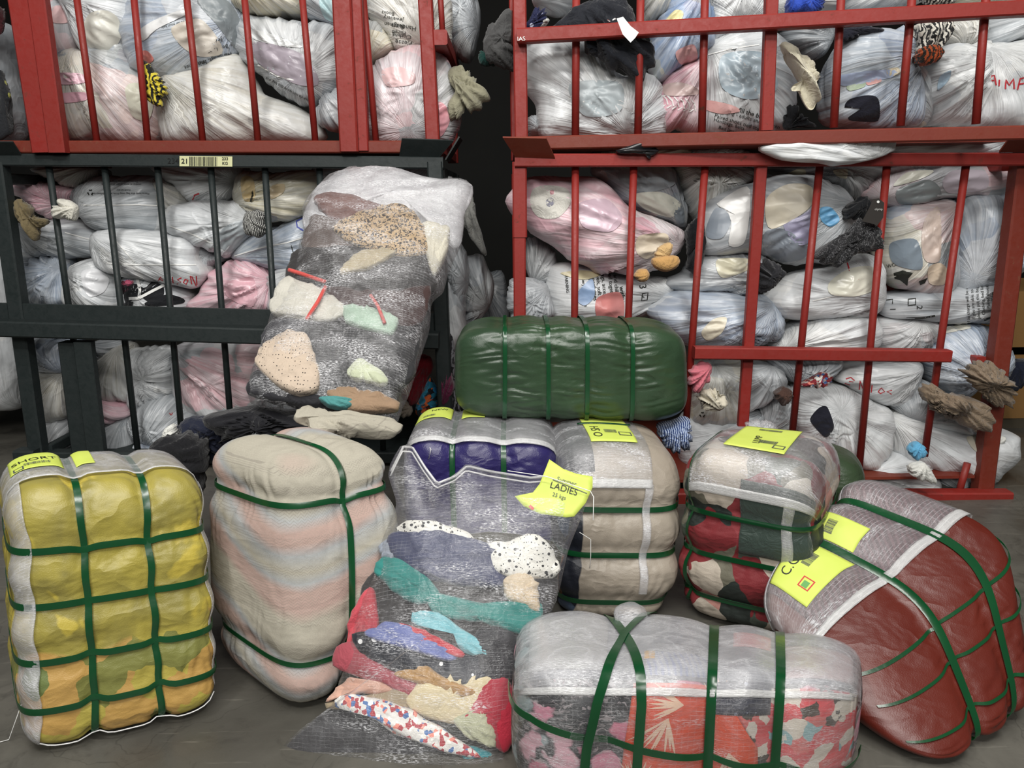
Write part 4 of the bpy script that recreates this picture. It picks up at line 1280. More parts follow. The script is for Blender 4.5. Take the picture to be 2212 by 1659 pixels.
# clothes pressed against the plastic, showing through with a clear outline
PATCH = {
    'ul2': [('d8b4b4', [(112, 15), (140, 14), (158, 38), (140, 50), (110, 46)])],
    'ul3': [('cbc8b8', [(180, 55), (195, 28), (225, 22), (252, 35), (264, 70), (250, 100), (212, 112), (188, 95)])],
    'ul4': [('d98078', [(300, 112), (318, 110), (332, 128), (318, 138), (300, 126)]), ('d9dada', [(290, 75), (330, 45), (400, 18), (405, 30), (340, 62), (310, 88)]), ('c2b8a8', [(370, 60), (430, 40), (470, 82), (480, 116), (430, 122), (390, 98)]), ('6f777b', [(425, 0), (490, 0), (522, 55), (512, 108), (470, 55)])],
    'ul6': [('a4c2c6', [(690, 0), (724, 0), (734, 46), (702, 40)])],
    'ul7': [('dba9b8', [(126, 158), (178, 160), (184, 178), (130, 182)]), ('dba9b8', [(132, 202), (186, 200), (186, 216), (136, 222)]), ('c6c4b4', [(270, 190), (300, 180), (330, 220), (320, 260), (285, 250)])],
    'ul9': [('a59ca6', [(548, 92), (600, 98), (660, 122), (690, 180), (640, 182), (560, 138)]), ('d4d6d6', [(540, 62), (600, 78), (655, 102), (600, 98), (548, 84)])],
    'ul13': [('d9b0b0', [(825, 152), (862, 144), (896, 160), (890, 182), (836, 186)]), ('e08a96', [(945, 222), (964, 230), (972, 260), (956, 292), (944, 288)])],
    'll6': [('cdb88c', [(520, 388), (535, 380), (548, 390), (550, 430), (526, 432)]), ('cfb98f', [(578, 416), (590, 400), (614, 398), (612, 416), (586, 430)])],
    'll7': [('8f979c', [(470, 505), (500, 482), (536, 474), (548, 495), (520, 520), (498, 545), (474, 532)])],
    'll13': [('d2d3d6', [(175, 590), (205, 580), (235, 600), (225, 630), (190, 640)])],
    'll16': [('d8aab4', [(485, 612), (520, 602), (546, 600), (556, 640), (540, 664), (492, 642)])],
    'lr1': [('c9b0bc', [(1250, 440), (1310, 430), (1345, 470), (1320, 500), (1260, 490)]), ('cdbb9c', [(1380, 510), (1440, 505), (1440, 540), (1400, 560), (1375, 545)])],
    'lr3': [('8a949c', [(1340, 368), (1440, 366), (1458, 398), (1400, 415), (1346, 400)]), ('d8d8cc', [(1370, 420), (1430, 415), (1470, 440), (1450, 470), (1390, 450)]), ('7d868e', [(1456, 455), (1476, 446), (1478, 482), (1464, 486)])],
    'lr5': [('707b88', [(1526, 490), (1545, 450), (1570, 456), (1578, 482), (1560, 514), (1530, 514)]), ('dadad8', [(1548, 440), (1618, 404), (1610, 520), (1574, 530), (1580, 480), (1562, 450)]), ('cfc2a2', [(1655, 430), (1700, 398), (1752, 402), (1755, 440), (1720, 470), (1662, 494)]), ('66717f', [(1652, 502), (1690, 494), (1738, 522), (1740, 556), (1692, 566), (1652, 540)]), ('9a97b2', [(1692, 486), (1730, 466), (1758, 452), (1752, 518), (1722, 528)]), ('6aa6d0', [(1772, 450), (1795, 448), (1814, 474), (1795, 490), (1774, 476)])],
    'lr6': [('c9c8a4', [(1696, 380), (1720, 366), (1738, 366), (1738, 378)]), ('c8c0a8', [(1800, 368), (1830, 366), (1828, 386), (1808, 380)])],
    'lr8': [('c6bcc6', [(2036, 392), (2060, 368), (2128, 370), (2130, 408), (2052, 418)]), ('d4d2c0', [(1930, 402), (1960, 372), (2018, 368), (1990, 386)]), ('8b9294', [(1938, 410), (2000, 388), (2028, 402), (2028, 430), (1948, 442)])],
    'lr9': [('c2ab9c', [(1990, 515), (2000, 470), (2030, 448), (2032, 556), (2010, 568), (1996, 558)]), ('7f8b96', [(1924, 525), (1980, 518), (1992, 580), (1944, 576), (1924, 560)]), ('d6c4ae', [(2006, 578), (2030, 568), (2046, 582), (2040, 614), (2008, 612)])],
    'lr12': [('dcdacb', [(1790, 612), (1830, 582), (1884, 576), (1896, 620), (1850, 640), (1796, 636)])],
    'lr14': [('d2cdb4', [(1550, 560), (1630, 560), (1618, 582), (1560, 600)])],
    'lr15': [('cfc8b4', [(1515, 718), (1540, 690), (1570, 686), (1560, 718), (1530, 736)])],
    'lr16': [('c87f7c', [(1290, 644), (1340, 632), (1346, 684), (1292, 688)]), ('7a9ac4', [(1242, 640), (1278, 602), (1284, 640), (1262, 660)]), ('cdbf8e', [(1210, 590), (1260, 584), (1300, 592), (1260, 604)])],
    'lr20': [('d8d6c8', [(1992, 734), (2014, 714), (2078, 700), (2098, 708), (2034, 722)])],
    'lr29': [('d6d0bc', [(2088, 944), (2130, 944), (2148, 966), (2110, 976)])],
    'ur5': [('d6cc8c', [(1430, 54), (1458, 22), (1476, 26), (1470, 46), (1442, 62)]), ('d8a8a8', [(1460, 112), (1498, 96), (1506, 128), (1472, 140)])],
    'ur7': [('cf9c98', [(1522, 216), (1578, 226), (1600, 240), (1560, 246), (1524, 236)]), ('a2b2bc', [(1560, 120), (1650, 115), (1680, 190), (1620, 215), (1560, 190)])],
    'ur11': [('a9b2b6', [(1230, 182), (1338, 178), (1340, 240), (1262, 250)])],
    'ur12': [('c9a29a', [(1432, 184), (1470, 178), (1506, 190), (1508, 204), (1440, 206)])],
    'ur13': [('7f92b8', [(1818, 162), (1925, 150), (1930, 166), (1822, 186)]), ('d08a80', [(1872, 176), (1902, 168), (1902, 177), (1876, 184)]), ('96a888', [(1830, 186), (1868, 178), (1866, 188), (1836, 196)]), ('c9bca0', [(1916, 150), (1940, 146), (1944, 160), (1920, 164)])],
    'ur14': [('9fb4c4', [(2030, 166), (2054, 152), (2050, 172), (2026, 196)])],
}
for k_, lst in PATCH.items():
    for c_, pts in lst:
        c2 = closed_spline(pts, 32)
        cc = c2.mean(0)
        decal('garment_showing_through', (c2 - cc) * [1, -1], [tuple(range(32))], B[k_], cc[0], cc[1], 1.0, 0, bag_mat('over_' + c_, [c_], 0.16), off=0.005)

# print and marker on the sacks
for s, x, y, h, a in (('Handbags, belts', 462, 128, 13, -18), ('Bed linen/towels', 452, 112, 13, -18), ('Jewellery/toys', 445, 96, 13, -18), ('Paired shoes', 478, 146, 13, -18), ('Perfumes', 420, 140, 12, -18), ('thank you for your help', 385, 50, 8, -14), ('to those in need', 400, 66, 8, -14)):
    ink(B['ul4'], s, x, y, h, a + 180, INK)
for s, x, y, h in (('Please', 872, 92, 15), ('Clothing', 868, 78, 12), ('Paired', 862, 70, 12), ('Handbags', 872, 58, 14), ('Bed linen', 852, 54, 12), ('Jewellery', 850, 40, 12), ('Books', 838, 28, 11)):
    ink(B['ul11'], s, x, y, h, 188, INK)
ink(B['ul9'], 'Please do not leave this bag out', 625, 196, 9, 208, INK)
strokes('seam', [[(553, 138), (600, 165), (655, 178)]], B['ul9'], 3, WHITE)
strokes('tape_mark', [[(643, 142), (656, 158)], [(640, 161), (660, 164)]], B['ul9'], 6, WHITE)
for s, x, y, h in (('WARNING!', 267, 410, 6), ('Please keep this bag away from babies, infants and', 260, 418, 6.2), ('children to avoid danger of suffocation', 262, 398, 5.5), ('Do not use in cots, beds, prams', 262, 392, 5.5)):
    ink(B['ll3'], s, x, y, h, 180, INKG)


def recycle_mark(host, cx, cy, s, ang=0, mat=None):
    L = []
    for k in range(3):
        a = math.radians(ang + 120 * k - 90)
        c = lambda r, d: (cx + r * s * math.cos(a + d), cy + r * s * math.sin(a + d))
        L.append([c(.95, -.5), c(.75, -.1), c(.85, .42)])
        L.append([c(1.1, .28), c(.85, .5), c(.6, .24)])
    strokes('recycling_mark', L, host, s * 0.34, mat or INK)


recycle_mark(B['ll3'], 195, 416, 6.5)
recycle_mark(B['ll18'], 618, 626, 7)
strokes('seam', [[(175, 443), (250, 443), (300, 442), (355, 445)]], B['ll3'], 2.5, WHITE)
strokes('marker_letter', [[(430, 418), (420, 422), (416, 432), (422, 440), (434, 440)]], B['ll5'], 3, INKR)
strokes('marker_scribble', [[(542, 405), (546, 420), (541, 436)]], B['ll6'], 4, INK)
strokes('seam', [[(366, 488), (420, 508), (470, 532)]], B['ll7'], 2.5, WHITE)
strokes('seam', [[(140, 502), (190, 516), (230, 522)]], B['ll8'], 2.5, WHITE)
strokes('seam', [[(230, 568), (300, 572), (424, 572)], [(250, 520), (290, 566)]], B['ll14'], 2.5, WHITE)
strokes('red_marker_lettering', [[(342, 606), (347, 598), (352, 607), (344, 603)], [(372, 598), (374, 612)], [(392, 600), (383, 604), (391, 609), (382, 614)], [(400, 603), (396, 610), (402, 614), (406, 606), (400, 603)],
                            [(411, 596), (414, 614)], [(414, 597), (424, 618)], [(424, 596), (426, 620)]], B['ll14'], 2.4, INKR)
strokes('blue_scribble', [[(655, 470), (640, 478), (642, 490), (655, 498)]], B['ll17'], 3, INKB)
strokes('seam', [[(506, 553), (560, 536), (620, 524), (660, 512)]], B['ll17'], 2.5, WHITE)
strokes('tear', [[(629, 530), (634, 548), (642, 562)]], B['ll17'], 2.2, INK)
strokes('tiny_mark', [[(366, 892), (370, 897)], [(372, 891), (371, 896)]], B['bl8'], 1.6, INKR)
# torn black openings and dark cloth showing
for key, pts in (('ll15', [(268, 625), (290, 612), (312, 622), (330, 608), (352, 618), (352, 640), (322, 652), (300, 640), (272, 655)]), ('ll15', [(312, 655), (360, 636), (396, 645), (394, 655), (330, 662)]), ('ll15', [(268, 655), (288, 652), (280, 668), (268, 664)])):
    c2 = closed_spline(pts, 40)
    c = c2.mean(0)
    decal('black_cloth_opening', (c2 - c) * [1, -1], [tuple(range(40))], B[key], c[0], c[1], 1.0, 0, cloth('black_cotton', '14161a'), off=0.006)
strokes('tie', [[(300, 644), (330, 628), (354, 616)], [(278, 645), (300, 644)], [(296, 600), (302, 625), (300, 644)]], B['ll15'], 6, WHITE, off=0.012)

for s, x, y, h in (('Please fill the bag', 1605, 240, 14), ('Clothing - adults and children', 1616, 255, 12), ('Paired shoes tied together', 1605, 268, 12), ('Handbags, belts', 1575, 268, 11), ('Bed linen', 1572, 281, 11)):
    ink(B['ur7'], s, x, y, h, 17, INK, bold=0.012 if 'Please' in s else 0)
strokes('stitch_seam', [[(1530, 118), (1580, 105), (1640, 96)]], B['ur7'], 2.2, WHITE)
strokes('tyre_tread_print', [[(1428, 208 + 0), (1440, 205), (1452, 218)]] + [[(1432 + 12 * k, 206 + 1.5 * k), (1440 + 12 * k, 214 + 2 * k), (1443 + 12 * k, 226 + 3 * k)] for k in range(6)] + [[(1428 + 12 * k, 232 + 2 * k), (1438 + 12 * k, 226 + 2 * k)] for k in range(6)], B['ur12'], 2.6, WHITE)
strokes('red_marker_lettering', [[(2140, 184), (2142, 164), (2148, 163), (2152, 184)], [(2141, 174), (2151, 174)], [(2159, 172), (2158, 186)], [(2172, 192), (2173, 172), (2180, 184), (2190, 170), (2191, 192)], [(2198, 194), (2204, 170), (2212, 168)], [(2200, 182), (2212, 180)]], B['ur15'], 3.4, INKR)
strokes('red_letter', [[(1830, 567), (1838, 592), (1842, 606), (1868, 603)]], B['lr12'], 3, INKR)
strokes('seam', [[(1756, 650), (1800, 640), (1848, 628)]], B['lr12'], 2.4, WHITE)
strokes('red_marker_lettering', [[(1846, 822), (1838, 815), (1828, 818), (1825, 828), (1836, 832), (1843, 825), (1834, 824)], [(1856, 842), (1858, 822), (1864, 840)], [(1882, 848), (1884, 832)], [(1897, 846), (1904, 838), (1911, 846), (1902, 850), (1897, 846)], [(1926, 852), (1916, 846), (1927, 843)]], B['lr26'], 2.3, INKR)
for s, x, y, h in (('with:', 1344, 628, 15), ('and children', 1332, 618, 12), ('tied together', 1320, 612, 12), ('bags, accessories', 1306, 622, 12), ('towels, soft toys', 1294, 616, 12), ('perfumes', 1284, 620, 13), ('souvenirs', 1276, 608, 12), ('Cutlery and books', 1262, 620, 10), ('WARNING', 1224, 606, 9)):
    ink(B['lr16'], s, x, y + 5, h, 84, INK, bold=0.01)
ink(B['lr16'], '3', 1388, 619, 22, 80, INK)
strokes('instruction_pictogram', [[(1388, 634), (1400, 632), (1398, 648), (1386, 650), (1388, 634)], [(1386, 640), (1392, 642)]], B['lr16'], 2, INK)
ink(B['lr9'], 'WORK', 1932, 572, 11, -14, INK)
for pts in ([(1930, 590), (1950, 584), (1972, 590), (1962, 602), (1960, 618), (1945, 606), (1932, 602)], [(1985, 608), (2004, 600), (1998, 612), (1988, 616)]):
    V2 = np.array(pts, float)
    c = V2.mean(0)
    decal('black_print', (V2 - c) * [1, -1], [tuple(range(len(pts)))], B['lr9'], c[0], c[1], 1, 0, INK)
for s, x, y, h in (('1', 1928, 668, 18), ('2', 1986, 664, 18)):
    ink(B['lr11'], s, x, y, h, 88, INK)
strokes('instruction_pictogram', [[(1962, 646), (1978, 644), (1978, 658), (1962, 660), (1962, 646)], [(1914, 648), (1928, 646), (1928, 656)]], B['lr11'], 2, INK)
for k, s in enumerate(('No charge will be made', 'if you are able to help', 'please put this bag out', 'Clothing, bed linen', 'Paired shoes', 'Toys')):
    ink(B['lr11'], s, 2090 + k * 11, 650 - k * 2, 9.5, 266, INK)
strokes('black_print', [[(2126, 692), (2140, 686), (2150, 676)], [(1945, 688), (1990, 688), (2020, 682)]], B['lr11'], 4, INK)
for s, x, y, h in (('away from children', 1512, 852, 8),):
    ink(B['lr24'], s, x, y, h, 80, INK)
recycle_mark(B['lr24'], 1517, 896, 6)
for key, pts in (('ur13', [(1824, 232), (1834, 215), (1870, 206), (1895, 210), (1901, 235), (1895, 262), (1850, 262), (1830, 256), (1862, 232), (1850, 226)]),
                 ('lr27', [(1750, 905), (1768, 882), (1786, 878), (1800, 912), (1800, 928), (1784, 945), (1762, 925)])):
    V2 = np.array(pts, float)
    V2 = closed_spline(V2, 36)
    pts = V2
    c = V2.mean(0)
    decal('dark_cloth_in_tear', (V2 - c) * [1, -1], [tuple(range(len(pts)))], B[key], c[0], c[1], 1, 0, cloth('dark_navy_knit', '191a26'), off=0.005)
# soft colour of the stuffed toys pressed against the pink sack
for nm, pts, m in (('plush_face_through_sack', [(1150, 410), (1180, 400), (1225, 408), (1232, 440), (1205, 470), (1165, 470), (1146, 445)], cloth('white_plush', 'd6d4cc')),
                   ('plush_eye_through_sack', [(1180, 432), (1192, 427), (1198, 437), (1190, 447), (1181, 444)], cloth('grey_plush', '8c8c9a')),
                   ('plush_nose_through_sack', [(1188, 412), (1196, 411), (1196, 419), (1189, 420)], cloth('pink_plush', 'd0a0a6'))):
    c2 = closed_spline(pts, 28)
    c = c2.mean(0)
    decal(nm, (c2 - c) * [1, -1], [tuple(range(28))], B['lr1'], c[0], c[1], 1, 0, m, off=0.003)
# ------------------------------------------------------------------ loose garments caught in the cages
_gs = [500]


def garment(name, label, cat, pts, Y, mat, df=0.05, db=0.06, knot=None, lump=0.012, fold=0.012, crush=0.012, group=None, p=2.3):
    _gs[0] += 1
    o = pillow(name, pts, flat(Y) if not isinstance(Y, tuple) else Y, df, db, mat, None, p=p, seed=_gs[0], knot=knot, lump=lump, fold=fold, crush=crush, nseg=64, rings=14)
    return tag(o, label, cat, group)


fl_ = YL + 0.06
garment('scarf', 'yellow and black patterned scarf spilling between sacks behind the weathered red bars', 'scarf', [(308, 138), (326, 146), (345, 168), (358, 186), (352, 210), (343, 233), (318, 210), (308, 178)], fl_ + 0.04, cloth('yellow_black_print', 'c9b83a', 0.7, '15150f', 'zebra', 0.9), 0.03)
garment('trousers', 'khaki trousers spilling out of the red cage end into the gap', 'trousers', [(968, 140), (985, 138), (1012, 150), (1018, 165), (1056, 216), (1040, 228), (985, 258), (968, 240), (978, 200), (965, 165)], YL + 0.15, cloth('khaki_cotton', '8e8b76'), 0.06, 0.08, knot=(965, 150), fold=0.02)
garment('jumper', 'maroon jumper outside the weathered red corner post', 'jumper', [(-40, 10), (4, 14), (12, 45), (8, 78), (-40, 80)], YL + 0.1, cloth('maroon_wool', '3a1016'), 0.04)
garment('shirt', 'black shirt with yellow blossoms outside the weathered red post', 'shirt', [(-40, 150), (0, 152), (6, 170), (20, 215), (20, 290), (-40, 292)], YL + 0.08, cloth('black_yellow_blossom', '202226', 0.8, 'a8a850', 'dots', 0.35), 0.04)
garment('trousers', 'olive trousers hanging from an open sack behind the charcoal bars', 'trousers', [(30, 436), (46, 428), (62, 440), (72, 466), (100, 476), (96, 492), (80, 516), (62, 512), (40, 488), (32, 470)], YL + 0.05, cloth('olive_cotton', '6e6247'), 0.05, 0.06, knot=(40, 430), fold=0.018)
garment('sock', 'cream towelling cloth poking through the charcoal bars', 'cloth', [(112, 462), (118, 448), (130, 430), (148, 432), (168, 448), (163, 478), (140, 474), (120, 472)], YL - 0.02, cloth('cream_towelling', 'd0cdc2'), 0.05, 0.06).name = 'towelling_cloth'
garment('scarf', 'black scarf with white zigzags at the end of a plump sack', 'scarf', [(534, 468), (548, 462), (566, 468), (566, 494), (548, 500), (536, 490)], YL + 0.06, cloth('black_zigzag', '111114', 0.8, 'b5b5b0', 'stripe', 1.6), 0.04)
garment('tee_shirt', 'pink and black tee shirt crammed beside the tied black-filled sack', 'shirt', [(256, 604), (274, 600), (290, 606), (280, 625), (262, 640)], YL + 0.09, cloth('pink_black_print', '2a1c22', 0.8, 'a04a62', 'flower', 1.0), 0.03)

garment('jacket', 'navy jacket draped over the dented red rail with a white care tag', 'jacket', [(1190, 62), (1205, 40), (1240, 12), (1310, 1), (1352, 12), (1372, 48), (1392, 90), (1412, 102), (1410, 140), (1400, 162), (1370, 170), (1330, 150), (1305, 136), (1265, 112), (1252, 68)], YR + 0.02, cloth('navy_jersey', '14171f', 0.8), 0.07, 0.06, knot=(1250, 5), fold=0.018)
jk = [o for o in COL.objects if o.name == 'jacket'][0]
Yt = YR - 0.19
q = [(1332, 40), (1346, 36), (1362, 56), (1380, 70), (1372, 82), (1362, 92), (1345, 74)]
strokes('sports_logo', [[(1312, 42), (1317, 46), (1330, 40)]], jk, 3, WHITE)
V = np.vstack([P(np.array([a for a, b in q]), np.array([b for a, b in q]), Yt + d) for d in (0, 0.006)])
mk('care_tag', V, [tuple(range(7)), tuple(range(7, 14))[::-1]] + [(i, (i + 1) % 7, 7 + (i + 1) % 7, 7 + i) for i in range(7)], PAPER, jk, smooth=False)['label'] = 'white paper care tag'
garment('blouse', 'navy blouse with white rings beside the red corner post', 'blouse', [(1132, 62), (1140, 42), (1158, 18), (1174, 22), (1184, 45), (1172, 62)], YR + 0.1, cloth('navy_rings', '1c2144', 0.7, 'b0b4c8', 'dots', 0.5), 0.03)
garment('sock', 'rolled white sock above the dented red rail', 'sock', [(1164, 60), (1172, 40), (1184, 34), (1191, 42), (1180, 60)], YR + 0.03, cloth('white_sock', 'c8c8c4'), 0.03)
garment('sweatshirt', 'cream sweatshirt hanging out between two bars of the dented-rail cage', 'sweatshirt', [(1682, 92), (1705, 88), (1728, 112), (1762, 130), (1778, 172), (1772, 222), (1752, 254), (1726, 226), (1706, 206), (1704, 188), (1722, 165), (1704, 122)], YR - 0.02, cloth('cream_fleece', 'd3cdb8'), 0.07, 0.07, knot=(1690, 92), fold=0.02)
garment('trousers', 'black trousers in the dark hollow below the cream sweatshirt', 'trousers', [(1692, 235), (1715, 222), (1752, 256), (1768, 278), (1690, 284)], YR + 0.16, cloth('black_cotton', '14161a'), 0.04)
garment('dress', 'zebra print dress with an orange corner, stuffed between two sacks', 'dress', [(1986, 62), (2030, 46), (2046, 56), (2040, 80), (2024, 104), (2012, 126), (1992, 142), (1984, 118), (1990, 90)], YR + 0.08, cloth('zebra_print', '18181a', 0.7, 'c8c4ba', 'zebra', 1.4), 0.04)
garment('scarf', 'orange scarf corner under the zebra dress', 'scarf', [(1990, 112), (2012, 106), (2024, 114), (2014, 126), (1994, 130)], YR + 0.02, cloth('orange_print', 'b4532a', 0.7, '2a2620', 'zebra', 1.2), 0.02)
garment('dress', 'zebra print dress cut by the top edge of the picture', 'dress', [(1995, -40), (2062, -40), (2060, 2), (2030, 10), (1998, 8)], YR + 0.06, cloth('zebra_print', '18181a', 0.7, 'c8c4ba', 'zebra', 1.4), 0.04)
garment('shorts', 'royal blue shorts showing in the mouth of a white sack', 'shorts', [(1706, 24), (1716, -10), (1772, -10), (1776, 18), (1745, 28)], YR + 0.02, cloth('royal_blue', '2344a4', 0.7), 0.05)
garment('leggings', 'dark navy leggings under the dented rail above the striped sack', 'leggings', [(1812, 84), (1822, 64), (1888, 56), (1910, 68), (1860, 78), (1826, 88)], YR + 0.12, cloth('dark_navy_knit', '191a26'), 0.03)

garment('plastic_scrap', 'scrap of crumpled black plastic on the red top rail', 'plastic scrap', [(1336, 326), (1370, 318), (1400, 314), (1424, 320), (1416, 334), (1402, 344), (1388, 334), (1350, 332)], YR - 0.04, Mat('black_plastic', rough=0.25, col=(0.012, 0.012, 0.014)).m, 0.02, 0.03)
garment('scarf', 'black and silver knitted scarf with a shop swing tag', 'scarf', [(1768, 552), (1800, 520), (1838, 482), (1858, 470), (1896, 476), (1909, 530), (1898, 549), (1862, 546), (1826, 562), (1800, 568)], YR + 0.03, cloth('black_silver_knit', '17171a', 0.6, '8a8a8c', 'knit', 1.1), 0.06, 0.06, knot=(1870, 450), fold=0.018)
sf = [o for o in COL.objects if o.name.startswith('scarf') and 'swing tag' in o.get('label', '')][0]
q = [(1862, 478), (1878, 448), (1886, 430), (1898, 428), (1910, 438), (1908, 470), (1896, 486)]
V = np.vstack([P(np.array([a for a, b in q]), np.array([b for a, b in q]), YR - 0.04 + d) for d in (0, 0.006)])
tg = mk('swing_tag', V, [tuple(range(7)), tuple(range(7, 14))[::-1]] + [(i, (i + 1) % 7, 7 + (i + 1) % 7, 7 + i) for i in range(7)], Mat('dark_card', rough=0.5, col=hexl('2b2724')).m, sf, smooth=False)
tg['label'] = 'dark card swing tag'
V2, fc = text_mesh('olymp')
mk('lettering', P(1898 + V2[:, 0] * 7, 452 - V2[:, 1] * 7, YR - 0.044), fc, Mat('pale_ink', col=(.5, .5, .48)).m, tg, smooth=False)
a_ = np.linspace(0, 2 * math.pi, 12, endpoint=False)
mk('eyelet', P(1897 + 3 * np.cos(a_), 436 + 3 * np.sin(a_), YR - 0.044), [tuple(range(12))], PAPER, tg, smooth=False)
garment('jumper', 'black jumper bunched behind the tag of the silver scarf', 'jumper', [(1830, 450), (1852, 430), (1872, 424), (1880, 440), (1862, 470), (1836, 478)], YR + 0.10, cloth('black_cotton', '14161a'), 0.04)
garment('jumper', 'charcoal jumper peeping out left of the white sack lettered L'.replace(' left of', ' beside'), 'jumper', [(1632, 568), (1650, 562), (1672, 566), (1697, 588), (1680, 612), (1660, 634), (1636, 628)], YR + 0.06, cloth('charcoal_wool', '202024', 0.85), 0.06)
garment('trousers', 'black trousers in the dark gap beside the oval colourful sack', 'trousers', [(1486, 495), (1512, 470), (1524, 500), (1520, 560), (1500, 590), (1482, 575)], YR + 0.2, cloth('black_cotton', '14161a'), 0.05)
qc = cloth('brown_quilted_nylon', '7a6a58', 0.5, bump=0.5)
ct = empty('quilted_coat', P(2060, 900, YR), 'brown quilted coat spilling out of a plump sack past the rusty post', 'coat')
pillow('hood', [(2083, 792), (2120, 774), (2162, 790), (2186, 832), (2184, 870), (2166, 882), (2122, 862), (2098, 835)], flat(YR - 0.08), 0.08, 0.09, qc, ct, seed=611, knot=(2130, 830), fold=0.016, crush=0.03)
pillow('sleeve', [(1993, 846), (2012, 830), (2040, 842), (2082, 862), (2132, 882), (2126, 926), (2090, 918), (2045, 902), (2008, 890)], flat(YR - 0.04), 0.08, 0.08, qc, ct, seed=612, knot=(2040, 842), fold=0.016, crush=0.035)
garment('bandana', 'red floral bandana caught under the middle rail of the tall cage', 'bandana', [(1730, 832), (1752, 818), (1782, 804), (1802, 818), (1780, 838), (1750, 836)], YR + 0.06, cloth('red_floral', '8c2c34', 0.8, 'c9b8b0', 'flower', 1.6), 0.03)
garment('sock', 'light blue sock poking out at the bottom of the tall cage', 'sock', [(1966, 976), (1972, 962), (1984, 955), (1998, 966), (1996, 980), (1982, 988)], YR - 0.06, cloth('light_blue_sock', '5fa3c8'), 0.03)
garment('tee_shirt', 'white tee shirt hanging from the small sack at the cage bottom', 'shirt', [(1968, 1010), (1996, 1000), (2012, 1025), (2016, 1042), (1995, 1038), (1972, 1026)], YR - 0.12, cloth('white_cotton', 'd4d4ce'), 0.03)
garment('blouse', 'pink ruffled blouse behind the end of the green bale', 'blouse', [(1496, 800), (1510, 788), (1532, 792), (1526, 820), (1504, 842), (1494, 826)], YR + 0.0, cloth('pink_ruffle', 'c8707c'), 0.04)
garment('cardigan', 'cream cardigan crumpled in the sack beside the green bale', 'cardigan', [(1500, 862), (1528, 836), (1560, 834), (1574, 860), (1562, 890), (1520, 892)], YR + 0.02, cloth('cream_ruffle', 'cdc6b4'), 0.05, crush=0.02)
garment('sock', 'brown knitted sock tucked beside the torn white sack', 'sock', [(1680, 850), (1694, 838), (1706, 846), (1702, 862), (1688, 866)], YR + 0.05, cloth('brown_knit', '4a342c'), 0.03)
garment('shirt', 'blue striped shirt squeezed behind the taupe bale', 'shirt', [(1428, 925), (1455, 918), (1482, 912), (1484, 950), (1470, 968), (1446, 958)], 3.10, cloth('blue_stripe', '2c3f6c', 0.8, 'aab8d0', 'stripe', 1.4), 0.05)

# soft toy whose feet stick out of the pink sack
tan = cloth('tan_plush', 'b58d58', 0.95)
tb = empty('soft_toy_bear', P(1420, 580, YR), 'tan soft toy bear, its feet poking out of the pink sack', 'soft toy')
for pts, yy in (([(1408, 560), (1432, 552), (1462, 552), (1469, 566), (1460, 580), (1436, 588), (1412, 578)], YR - 0.06), ([(1368, 596), (1378, 582), (1396, 580), (1404, 592), (1398, 606), (1382, 610)], YR - 0.10)):
    pillow('foot', pts, flat(yy), 0.05, 0.06, tan, tb, seed=640 + int(pts[0][0]), lump=0.004, fold=0.002)
pillow('paw', [(1414, 562), (1420, 538), (1440, 526), (1452, 530), (1444, 552), (1424, 566)], flat(YR - 0.05), 0.03, 0.05, cloth('beige_plush', 'c0a070'), tb, seed=650, lump=0.003)

# dark things deep in the gap
garment('coat', 'dark grey coat slumped deep in the gap between the upper cages', 'coat', [(1042, 90), (1058, 50), (1100, 18), (1114, 40), (1112, 150), (1070, 138), (1050, 122)], YL + 0.3, cloth('dark_grey_felt', '4a4a4a'), 0.1, 0.1)
garment('jacket', 'teal jacket sleeve deep in the gap under the dark grey coat', 'jacket', [(1040, 115), (1052, 120), (1068, 135), (1062, 142), (1042, 136)], YL + 0.45, cloth('teal_nylon', '1f4a44'), 0.05)
garment('blouse', 'grey blouse hanging down into the gap behind the handbag sack', 'blouse', [(998, 470), (1006, 430), (1020, 424), (1026, 450), (1040, 505), (1053, 548), (1050, 558), (1030, 532), (1010, 510)], YL + 0.2, cloth('grey_cotton', '7a7a76'), 0.04, knot=(1012, 420), fold=0.016)
garment('jumper', 'crimson jumper at the foot of the charcoal cage', 'jumper', [(872, 775), (900, 764), (930, 770), (932, 800), (915, 850), (895, 868), (870, 860), (858, 820)], YL + 0.16, cloth('crimson_wool', '7c1420'), 0.07, knot=(930, 762), fold=0.018)
garment('leggings', 'turquoise and orange paisley leggings beside the crimson jumper', 'leggings', [(930, 812), (942, 838), (948, 868), (934, 892), (905, 905), (896, 880), (912, 850)], YL + 0.12, cloth('paisley_print', '1f6f8a', 0.7, 'c05a2a', 'paisley', 1.2), 0.06)
garment('dress', 'plum dress strip between the charcoal post and the green bale', 'dress', [(955, 788), (966, 796), (974, 830), (968, 862), (956, 866)], YL + 0.0, cloth('plum_satin', '5a1838', 0.5), 0.04)
garment('scarf', 'black and silver scarf hanging between the charcoal post and green bale', 'scarf', [(962, 720), (978, 730), (990, 830), (996, 900), (970, 905), (972, 840), (958, 770)], YL + 0.06, cloth('black_silver_print', '16161a', 0.6, '6c6c70', 'zebra', 0.8), 0.04)
garment('blouse', 'beige blouse with red print low beside the handbag sack', 'blouse', [(856, 860), (872, 862), (890, 880), (888, 896), (862, 900)], YL + 0.1, cloth('beige_print', '7d7266'), 0.04)

